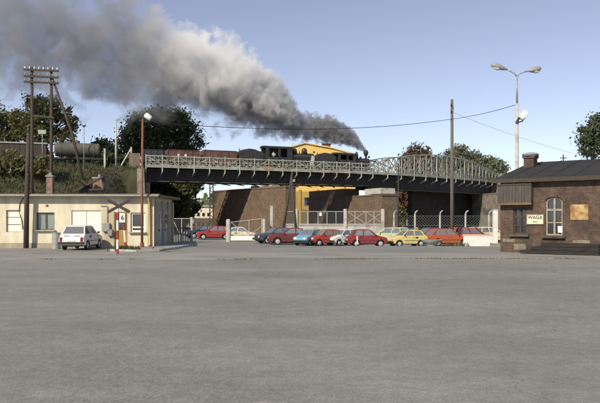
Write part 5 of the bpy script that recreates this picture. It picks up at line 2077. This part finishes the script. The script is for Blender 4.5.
pA = at(143, 121.5, LPY)
pB = at(452, 119, 53.9)
pC = at(516.5, 104.5, SLY)
cable('sagging overhead cable from the rusty lamp post past the wooden pole to the street lamp', [(pA, pB, .62), (pB, pC, .12)], .020)
cable('thin overhead wire from the tall wooden pole out over the weigh house', [(at(452, 112, 53.9), at(640, 168, 60), .5)], .010)

# ================================================================== CROSSING SIGN
CBY = 31.4
cb0 = on_ground(117.6, CBY)
t = thing('crossbuck_sign', 'dark crossbuck on a red and white banded post', 'sign', cb0)
bands = [(253.8, 249, 'red_paint'), (249, 239.5, 'white_paint'), (239.5, 230.5, 'red_paint'), (230.5, 220.3, 'white_paint'), (220.3, 212.2, 'red_paint'), (212.2, 203.2, 'white_paint')]
for k, (y0, y1, m_) in enumerate(bands):
    a, b = at(117.6, y0, CBY), at(117.6, y1, CBY)
    if k == 0:
        a.z = -.1
    a.x = b.x = cb0.x
    MB().cyl(a, b, .062, n=14).build('post_band', m_, t, world=True)
M['sign_brown'] = material('sign_brown', (.022, .016, .014), .7, (.05, .03, .024), scale=6, coords='object')
c_ = at(118.8, 206, CBY - .09)
for s, yy in ((1, 0.0), (-1, .035)):
    a_ = s * R(29)
    o = MB().box((0, 0, 0), (1.22, .025, .145)).build('cross_blade', 'sign_brown', t, bevel=.01)
    o.location = c_ + Vector((0, yy, 0)) - cb0
    o.rotation_euler = (0, a_, 0)
# second banded post with a white number plate
P2Y = 34.6
p2 = on_ground(125.7, P2Y)
t = thing('marker_post', 'leaning red and white post with a white plate beside the crossbuck', 'sign', p2)
for (y0, y1, x0_, x1_, m_) in ((250, 242, 125.9, 125.3, 'red_paint'), (242, 230.5, 125.3, 124.3, 'white_paint'), (230.5, 213.5, 124.3, 123.0, 'red_paint')):
    MB().cyl(at(x0_, y0, P2Y), at(x1_, y1, P2Y), .055, n=12).build('post_band', m_, t, world=True)
pl_ = MB().box(at(122.3, 217.8, P2Y - .10), (.30, .06, .50)).build('plate', 'white_paint', t, world=True, bevel=.01)
me = text_mesh('6', .34)
o = link('lettering', me, 'black_plastic', pl_)
o.rotation_euler = (R(90), 0, 0)
o.location = at(122.4, 217.8, P2Y - .134) - p2

# dented metal barrel beside the car
bz_ = on_ground(56.3, 36.4)
t = thing('barrel', 'tall grey metal refuse barrel against the cream hut wall', 'barrel', bz_)
MB().tube([bz_ + Vector((0, 0, z)) for z in (0, .02, .28, .30, .32, .58, .60, .62, .88, .90)], [.22, .235, .235, .25, .235, .235, .25, .235, .235, .22], 20).build('drum', 'galv', t, world=True)
MB().tube([bz_ + Vector((0, 0, z)) for z in (.885, .91, .935)], [.25, .25, .20], 20).build('lid', 'galv', t, world=True)
MB().box(bz_ + Vector((0, -.02, .955)), (.16, .03, .03)).build('handle', 'black_metal', t, world=True)

# white cabinet with tall white post
WCY = 40.5
def gp(px_, y):
    return on_ground(px_, y)
a, b = gp(463.3, WCY), gp(493, WCY)
t = thing('white_barrier', 'low white board barrier beside the weigh house corner', 'barrier', (a + b) / 2)
zb, ztp = at(478, 247.3, WCY).z, at(478, 235.5, WCY).z
n = 6
for k in range(n):
    x0_, x1_ = a.x + (b.x - a.x) * k / n, a.x + (b.x - a.x) * (k + 1) / n
    MB().box(((x0_ + x1_) / 2, WCY, (zb + ztp) / 2), (x1_ - x0_ - .006, .05, ztp - zb)).build('panel', 'white_paint', t, world=True)
MB().box(((a.x + b.x) / 2, WCY, ztp + .03), (b.x - a.x + .06, .12, .05)).build('top_rail', 'white_paint', t, world=True)
for xx in (a.x + .12, (a.x + b.x) / 2, b.x - .12):
    MB().box((xx, WCY + .08, (ztp + a.z) / 2), (.08, .08, ztp - a.z)).build('post', 'grey_wood', t, world=True)
wp = gp(495.2, 39.6)
t = thing('white_post', 'tall white square post at the weigh house corner', 'post', wp)
zt_ = at(495, 210, 39.6).z
MB().box((wp.x, wp.y, (wp.z + zt_) / 2), (.26, .26, zt_ - wp.z)).build('shaft', 'white_paint', t, world=True, bevel=.01)
MB().box((wp.x, wp.y, zt_ + .02), (.29, .29, .04)).build('cap', 'concrete', t, world=True)
MB().box((wp.x, wp.y, wp.z + .1), (.5, .5, .24)).build('footing', 'concrete_dark', t, world=True)

# concrete planter bowl
pp = gp(431.5, 42.5)
t = thing('planter_bowl', 'shallow concrete planter bowl in front of the orange hatchback', 'planter', pp)
MB().tube([pp + Vector((0, 0, z)) for z in (0, .10, .28, .42, .44)], [.30, .36, .58, .70, .66], 20).build('bowl', 'concrete', t, world=True)
MB().cyl(pp + Vector((0, 0, .40)), pp + Vector((0, 0, .452)), .60, .50, n=16).build('soil', 'dark_wood', t, world=True)

# small red and white marker post in front of the row
mp_ = gp(357.3, 48.0)
t = thing('short_marker_post', 'short white and red post in front of the nearest dark red car', 'post', mp_)
MB().cyl(mp_, mp_ + Vector((0, 0, .22)), .05, n=10).build('post_band', 'red_paint', t, world=True)
MB().cyl(mp_ + Vector((0, 0, .22)), mp_ + Vector((0, 0, .82)), .05, n=10).build('post_band', 'white_paint', t, world=True)

# ================================================================== FENCES AND GATES
M['mesh_wire'] = material('mesh_wire', (.19, .20, .19), .6)
M['frame_pale'] = material('frame_pale', (.35, .36, .34), .7, (.28, .28, .26), scale=3)


def netting(a, b, z0, z1, parent, step=.22, r=.011):
    """diamond wire netting between two ground points"""
    mb = MB()
    a, b = Vector(a), Vector(b)
    L_ = (Vector((b.x, b.y, 0)) - Vector((a.x, a.y, 0))).length
    H_ = z1 - z0
    d_ = Vector((b.x - a.x, b.y - a.y, 0)).normalized()
    o_ = Vector((a.x, a.y, 0))
    k = -H_
    while k < L_:
        u0, v0 = (k, 0) if k >= 0 else (0, -k)
        u1, v1 = (k + H_, H_) if k + H_ <= L_ else (L_, L_ - k)
        if u1 > u0 + .02:
            mb.beam(o_ + d_ * u0 + Vector((0, 0, z0 + v0)), o_ + d_ * u1 + Vector((0, 0, z0 + v1)), r, r)
            mb.beam(o_ + d_ * (L_ - u0) + Vector((0, .012, z0 + v0)), o_ + d_ * (L_ - u1) + Vector((0, .012, z0 + v1)), r, r)
        k += step
    o = mb.build('netting', 'mesh_wire', parent, world=True, fixn=False)
    o['kind'] = 'stuff'
    return o


# middle fence of framed panels on a low wall
FNY = 76.0
t = thing('panel_fence', 'pale framed wire fence on a low wall behind the parked row', 'fence', gp(340, FNY))
wz = Z(225.5, FNY)
seg = [286, 297.5, 307.5, 318, 327, 336, 345, 355, 366, 374, 383]
top = Z(211.5, FNY)
for k in range(len(seg) - 1):
    x0_, x1_ = X(seg[k], FNY), X(seg[k + 1], FNY)
    MB().box(((x0_ + x1_) / 2, FNY, (wz - .75) / 2), (x1_ - x0_ - .01, .30, wz + .75)).build('wall_panel', 'concrete', t, world=True)
    MB().box(((x0_ + x1_) / 2, FNY - .02, wz + .05), (x1_ - x0_, .42, .1)).build('coping', 'concrete', t, world=True)
    bar('top_bar', (x0_, FNY, top), (x1_, FNY, top), .07, .07, 'frame_pale', t)
    bar('bottom_bar', (x0_, FNY, wz + .18), (x1_, FNY, wz + .18), .07, .07, 'frame_pale', t)
    bar('upright', (x1_, FNY, wz), (x1_, FNY, top), .08, .08, 'frame_pale', t, up=(0, 1, 0))
    netting((x0_, FNY + .03, 0), (x1_, FNY + .03, 0), wz + .2, top, t, step=.3)
for (a, b) in ((347, 366), (366, 383)):
    for s in (0, 1):
        p, q = (X(a, FNY), X(b, FNY)) if s == 0 else (X(b, FNY), X(a, FNY))
        bar('brace', (p, FNY - .05 - s * .04, wz + .2), (q, FNY - .05 - s * .04, top), .05, .06, 'frame_pale', t)
for px_ in (345, 382.5, 296):
    xx = X(px_, FNY)
    MB().box((xx, FNY - .12, (top + .3 - .6) / 2), (.36, .36, top + .3 + .6)).build('concrete_post', 'concrete', t, world=True)
sn = at(320.5, 214.2, FNY - .1)
MB().box(sn, (.28, .03, .4)).build('notice', 'white_paint', t, world=True)

# wire fence with cranked concrete posts on the right
t = thing('cranked_post_fence', 'wire fence with cranked concrete posts under the arched span', 'fence', gp(440, 82))
prev = None
for px_ in (394, 415, 440, 465.5, 489):
    p = gp(px_, 82)
    MB().tube([p, p + Vector((0, 0, 2.6)), p + Vector((.05, -.12, 2.95)), p + Vector((.25, -.35, 3.15))], [.13, .11, .10, .08], 8).build('post', 'concrete', t, world=True)
    if prev:
        netting(prev + Vector((0, .05, 0)), p + Vector((0, .05, 0)), p.z + .1, p.z + 2.5, t, step=.36, r=.012)
        for zz_ in (.15, 1.3, 2.5):
            bar('line_wire', prev + Vector((0, .06, zz_)), p + Vector((0, .06, zz_)), .02, .02, 'mesh_wire', t)
    prev = p

# open gate between concrete posts, left of the row
GY = 61.5
gl, gr, g3 = gp(228.2, GY), gp(263.8, GY), gp(271.6, GY + 1)
for p, h_, w_, lab in ((gl, Z(219.8, GY), .36, 'pale concrete gate post left of the cream car'), (gr, Z(219.3, GY), .26, 'short pale concrete gate post at the right side of the wire gate'),
                       (g3, Z(206.3, GY + 1), .28, 'tallest concrete gate post beside the slate blue car')):
    o = thing('gate_post', lab, 'post', p, 0, 'concrete gate posts')
    MB().box((p.x, p.y, (h_ + p.z) / 2), (w_, w_, h_ - p.z)).build('shaft', 'concrete', o, world=True, bevel=.015)
    MB().box((p.x, p.y, h_ + .02), (w_ * .8, w_ * .8, .08)).build('cap', 'concrete', o, world=True)
t = thing('wire_gate', 'wire gate with a diagonal bar and white kick board before the cream car', 'gate', gl + Vector((.3, 0, 0)))
xa, xb = gl.x + .24, gr.x - .2
zl_, zh = gl.z + .12, Z(222.2, GY)
zh2 = Z(218.6, GY)
bar('frame_bar', (xa, GY, zl_), (xb, GY, zl_), .07, .07, 'frame_pale', t)
bar('frame_bar', (xa, GY, zh), (xb, GY, zh2), .06, .06, 'frame_pale', t)
for k, xx in enumerate((xa, X(249, GY), xb)):
    bar('frame_upright', (xx, GY, zl_), (xx, GY, zh + (zh2 - zh) * (xx - xa) / (xb - xa)), .06, .06, 'frame_pale', t, up=(0, 1, 0))
bar('brace', (X(231, GY), GY - .05, zh), (X(243, GY), GY - .05, Z(232, GY)), .045, .045, 'frame_pale', t)
bar('brace', (X(249, GY), GY - .05, Z(236, GY)), (xb, GY - .05, Z(226, GY)), .05, .05, 'frame_pale', t)
MB().box(((xa + X(258, GY)) / 2, GY - .06, gl.z + .36), (X(258, GY) - xa, .04, .44)).build('kick_board', 'white_paint', t, world=True)
netting((xa, GY + .03, 0), (xb, GY + .03, 0), zl_, zh, t, step=.25, r=.010)

# mesh gate and black railing by the hut's rear corner
RY = 46.5
t = thing('mesh_gate', 'pale wire mesh gate closing the gap beside the cream hut', 'gate', gp(181, RY))
x0_, x1_ = X(172.5, RY), X(191, RY)
zg = ground_z(RY)
zt_ = Z(218.5, RY)
for xx in (x0_, (x0_ + x1_) / 2, x1_):
    bar('frame_upright', (xx, RY, zg), (xx, RY, zt_), .06, .06, 'frame_pale', t, up=(0, 1, 0))
for zz_ in (zg + .1, zt_):
    bar('frame_bar', (x0_, RY, zz_), (x1_, RY, zz_), .055, .055, 'frame_pale', t)
bar('brace', (x0_, RY - .04, zt_), (X(180, RY), RY - .04, zg + .9), .05, .05, 'frame_pale', t)
netting((x0_, RY + .02, 0), (x1_, RY + .02, 0), zg + .1, zt_, t, step=.16, r=.009)
p = gp(191.5, RY - .2)
MB().box((p.x, p.y, (zt_ + .1 + zg) / 2), (.16, .16, zt_ + .1 - zg)).build('gate_post', 'concrete', t, world=True)
t = thing('black_railing', 'low black bar railing in front of the mesh gate', 'railing', gp(182, 45.4))
x0_, x1_ = X(173.5, 45.4), X(190.5, 45.4)
zg = ground_z(45.4)
zt_ = Z(228, 45.4)
for k in range(8):
    xx = x0_ + (x1_ - x0_) * k / 7
    bar('upright', (xx, 45.4, zg), (xx, 45.4, zt_), .04, .04, 'black_metal', t, up=(0, 1, 0))
for zz_ in (zg + .12, zt_):
    bar('rail', (x0_, 45.4, zz_), (x1_, 45.4, zz_), .045, .05, 'black_metal', t)

# ================================================================== ON THE EMBANKMENT
M['tank_green'] = material('tank_green', (.055, .060, .045), .75, (.10, .10, .08), scale=1.2, detail=8, stretch=(1, 1, 1), coords='object', col3=(.09, .06, .04), s3=.8)
TKO = 2.6
v = Veh('tank_wagon', 'dark green tank wagon on the embankment above the cream hut', 'wagon', 54, 101, z=DECK_Z - .1, off=TKO)
t, L_ = v.t, v.L
MB().tube([(.05, 0, 2.3), (.2, 0, 2.3), (.3, 0, 2.3), (L_ - .3, 0, 2.3), (L_ - .2, 0, 2.3), (L_ - .05, 0, 2.3)], [.55, .85, .95, .95, .85, .55], 24).build('tank', 'tank_green', t, smooth=False)
for xx in (.9, L_ / 2, L_ - .9):
    MB().cyl((xx - .05, 0, 2.3), (xx + .05, 0, 2.3), .975, n=24).build('tank_band', 'tank_green', t)
MB().cyl((L_ / 2, 0, 3.2), (L_ / 2, 0, 3.55), .28, n=14).build('filler_dome', 'tank_green', t)
MB().box((L_ / 2, 0, 1.05), (L_, 1.5, .22)).build('underframe', 'black_metal', t)
for xx in (.9, L_ / 2, L_ - .9):
    for s in (-1, 1):
        MB().beam((xx, s * .6, 1.1), (xx, s * .75, 1.75), .12, .12).build('saddle', 'black_metal', t)
for xx in (1.0, 2.0, L_ - 2.0, L_ - 1.0):
    wheelset(t, xx, .4)
MB().cyl((L_, -.45, 1.05), (L_ + .35, -.45, 1.05), .15, n=12).build('buffer', 'black_metal', t)
MB().cyl((L_, .45, 1.05), (L_ + .35, .45, 1.05), .15, n=12).build('buffer', 'black_metal', t)
v = Veh('box_wagon', 'dark shuttered goods wagon behind the tree trunks at the left edge', 'wagon', -6, 47, z=DECK_Z - .1, off=TKO)
t, L_ = v.t, v.L
MB().box((L_ / 2, 0, 1.0), (L_, 1.7, .25)).build('underframe', 'black_metal', t)
n = 10
for k in range(n):
    w_ = L_ / n
    for s in (-1, 1):
        MB().box((w_ * (k + .5), s * 1.0, 2.0), (w_ - .03, .06, 1.8)).build('side_plank', 'dark_wood', t)
for xx in (.04, L_ - .04):
    MB().box((xx, 0, 2.0), (.06, 1.9, 1.8)).build('end_wall', 'dark_wood', t)
MB().prism([(-1.15, 2.85), (-.8, 3.05), (0, 3.16), (.8, 3.05), (1.15, 2.85)], -.1, L_ + .1, axis='x').build('roof', 'grey_metal', t)
for xx in (1.0, 2.0, L_ - 2.0, L_ - 1.0):
    wheelset(t, xx, .4)


def emb_at(px_, y):
    x_ = X(px_, y)
    return Vector((x_, y, emb_z(x_, y)))


p = emb_at(116, 87.8)
t = thing('concrete_pole', 'slim pale concrete pole on the embankment beside the diagonal brace', 'pole', p)
tube_obj('shaft', [p + Vector((0, 0, -.3)), at(116, 119, 87.8)], [.17, .11], 'concrete', t)
MB().box(at(116, 119.5, 87.8), (.5, .25, .2)).build('cap', 'concrete', t, world=True)
p = emb_at(104.8, 86.4)
t = thing('concrete_stub_post', 'short pale concrete post on the embankment right of the tank wagon', 'post', p)
MB().box((p.x, p.y, p.z + 1.1), (.22, .22, 2.7)).build('shaft', 'concrete', t, world=True)
MB().box((p.x, p.y, p.z + 2.5), (.28, .28, .1)).build('cap', 'concrete', t, world=True)
t = thing('braced_post', 'pale post with a long diagonal brace near the left bridge end', 'post', emb_at(131.3, 88.4))
p, q = emb_at(131.3, 88.4), emb_at(119, 88.4)
bar('post', p + Vector((0, 0, -.2)), at(131.3, 147, 88.4), .18, .18, 'concrete', t, up=(0, 1, 0))
bar('brace', q + Vector((0, 0, -.1)), at(131.0, 148.5, 88.4), .16, .16, 'concrete', t)
for px_, lab in ((10.5, 'pale post at the left edge of the embankment top'), (48, 'pale post on the embankment left of the tank wagon')):
    p = emb_at(px_, 80)
    t = thing('boundary_post', lab, 'post', p, 0, 'boundary posts')
    MB().box((p.x, p.y, p.z + 1.2), (.24, .24, 2.9)).build('shaft', 'concrete', t, world=True)
    MB().box((p.x, p.y, p.z + 2.7), (.3, .3, .1)).build('cap', 'concrete', t, world=True)
sb = at(42.3, 132, 84.5)
p = emb_at(42.3, 84.5)
t = thing('signboard', 'small pale signboard on a post among the tree trunks on the embankment', 'sign', p)
tube_obj('post', [p, Vector((sb.x, sb.y, sb.z))], .06, 'grey_metal', t)
MB().box(sb + Vector((0, -.08, 0)), (1.0, .05, .5)).build('board', 'frame_pale', t, world=True)
MB().box(sb + Vector((0, -.03, 0)), (1.05, .04, .55)).build('frame', 'grey_metal', t, world=True)
p = emb_at(84, 88)
t = thing('yard_lamp', 'thin yard lamp far behind the tank wagon', 'lamp post', p)
tube_obj('shaft', [p, at(84, 126.5, 88)], [.07, .05], 'grey_metal', t)
MB().tube([at(84, 127, 88), at(84, 125.5, 88)], [.12, .34], 10).build('shade', 'grey_metal', t, world=True)
# track ballast and rails along the embankment top are hidden by the grass edge; sleepers show at the edge
t = thing('track', 'narrow railway track along the top of the embankment', 'track', path(30, TRACK, DECK_Z - .3))
for k in range(int(30 / .75), int(S_L / .75) + 1):
    s_ = k * .75
    bar('sleeper', path(s_, TRACK - .8, DECK_Z - .12), path(s_, TRACK + .8, DECK_Z - .12), .2, .14, 'dark_wood', t)
for off in (-.375, .375):
    for k in range(8):
        a, b = 30 + (S_L - 30) * k / 8, 30 + (S_L - 30) * (k + 1) / 8
        bar('rail', path(a, TRACK + off, DECK_Z - .0), path(b, TRACK + off, DECK_Z - .0), .06, .12, 'girder_dark', t)

# ================================================================== WEEDS
def weeds(name, label, spots, n, hmin, hmax, mat, seed):
    rg = random.Random(seed)
    mb = MB()
    for k in range(n):
        x_, y_, sx, sy = rg.choice(spots)
        x_, y_ = x_ + rg.gauss(0, sx), y_ + rg.gauss(0, sy)
        z_ = gz(x_, y_)
        h_ = rg.uniform(hmin, hmax)
        a_ = rg.uniform(0, math.pi)
        w_ = h_ * .12 + .01
        dx_, dy_ = math.cos(a_) * w_, math.sin(a_) * w_
        lx, ly = rg.uniform(-.5, .5) * h_, rg.uniform(-.5, .5) * h_
        mb.add([(x_ - dx_, y_ - dy_, z_), (x_ + dx_, y_ + dy_, z_), (x_ + lx * .5 + dx_ * .7, y_ + ly * .5 + dy_ * .7, z_ + h_ * .6), (x_ + lx, y_ + ly, z_ + h_)], [(0, 1, 2), (0, 2, 3)])
    o = mb.build(name, mat, fixn=False)
    return tag(o, label, 'weeds', kind='stuff')


sp = [(X(p_, 34), 34.2, .3, .15) for p_ in (120, 124, 128, 130)]
weeds('weeds', 'green weeds round the foot of the red and white posts', sp, 420, .08, .34, 'leaf_mid', 31)
sp = [(X(p_, 41), 40.2, .35, .25) for p_ in (447, 452, 457, 461)]
weeds('weeds', 'tall weeds between the planter bowl and the white barrier', sp, 80, .10, .34, 'leaf_olive', 32)
rg = random.Random(9)
sp = [(x_, lip_y(x_) - .03, .35, .03) for x_ in [rg.uniform(1, 12.5) for _ in range(22)]] + [(x_, lip_y(x_) - .03, .2, .03) for x_ in [rg.uniform(-12, 1) for _ in range(6)]]
weeds('weeds', 'thin line of grass in the joint across the yard', sp, 900, .02, .07, 'leaf_olive', 33)
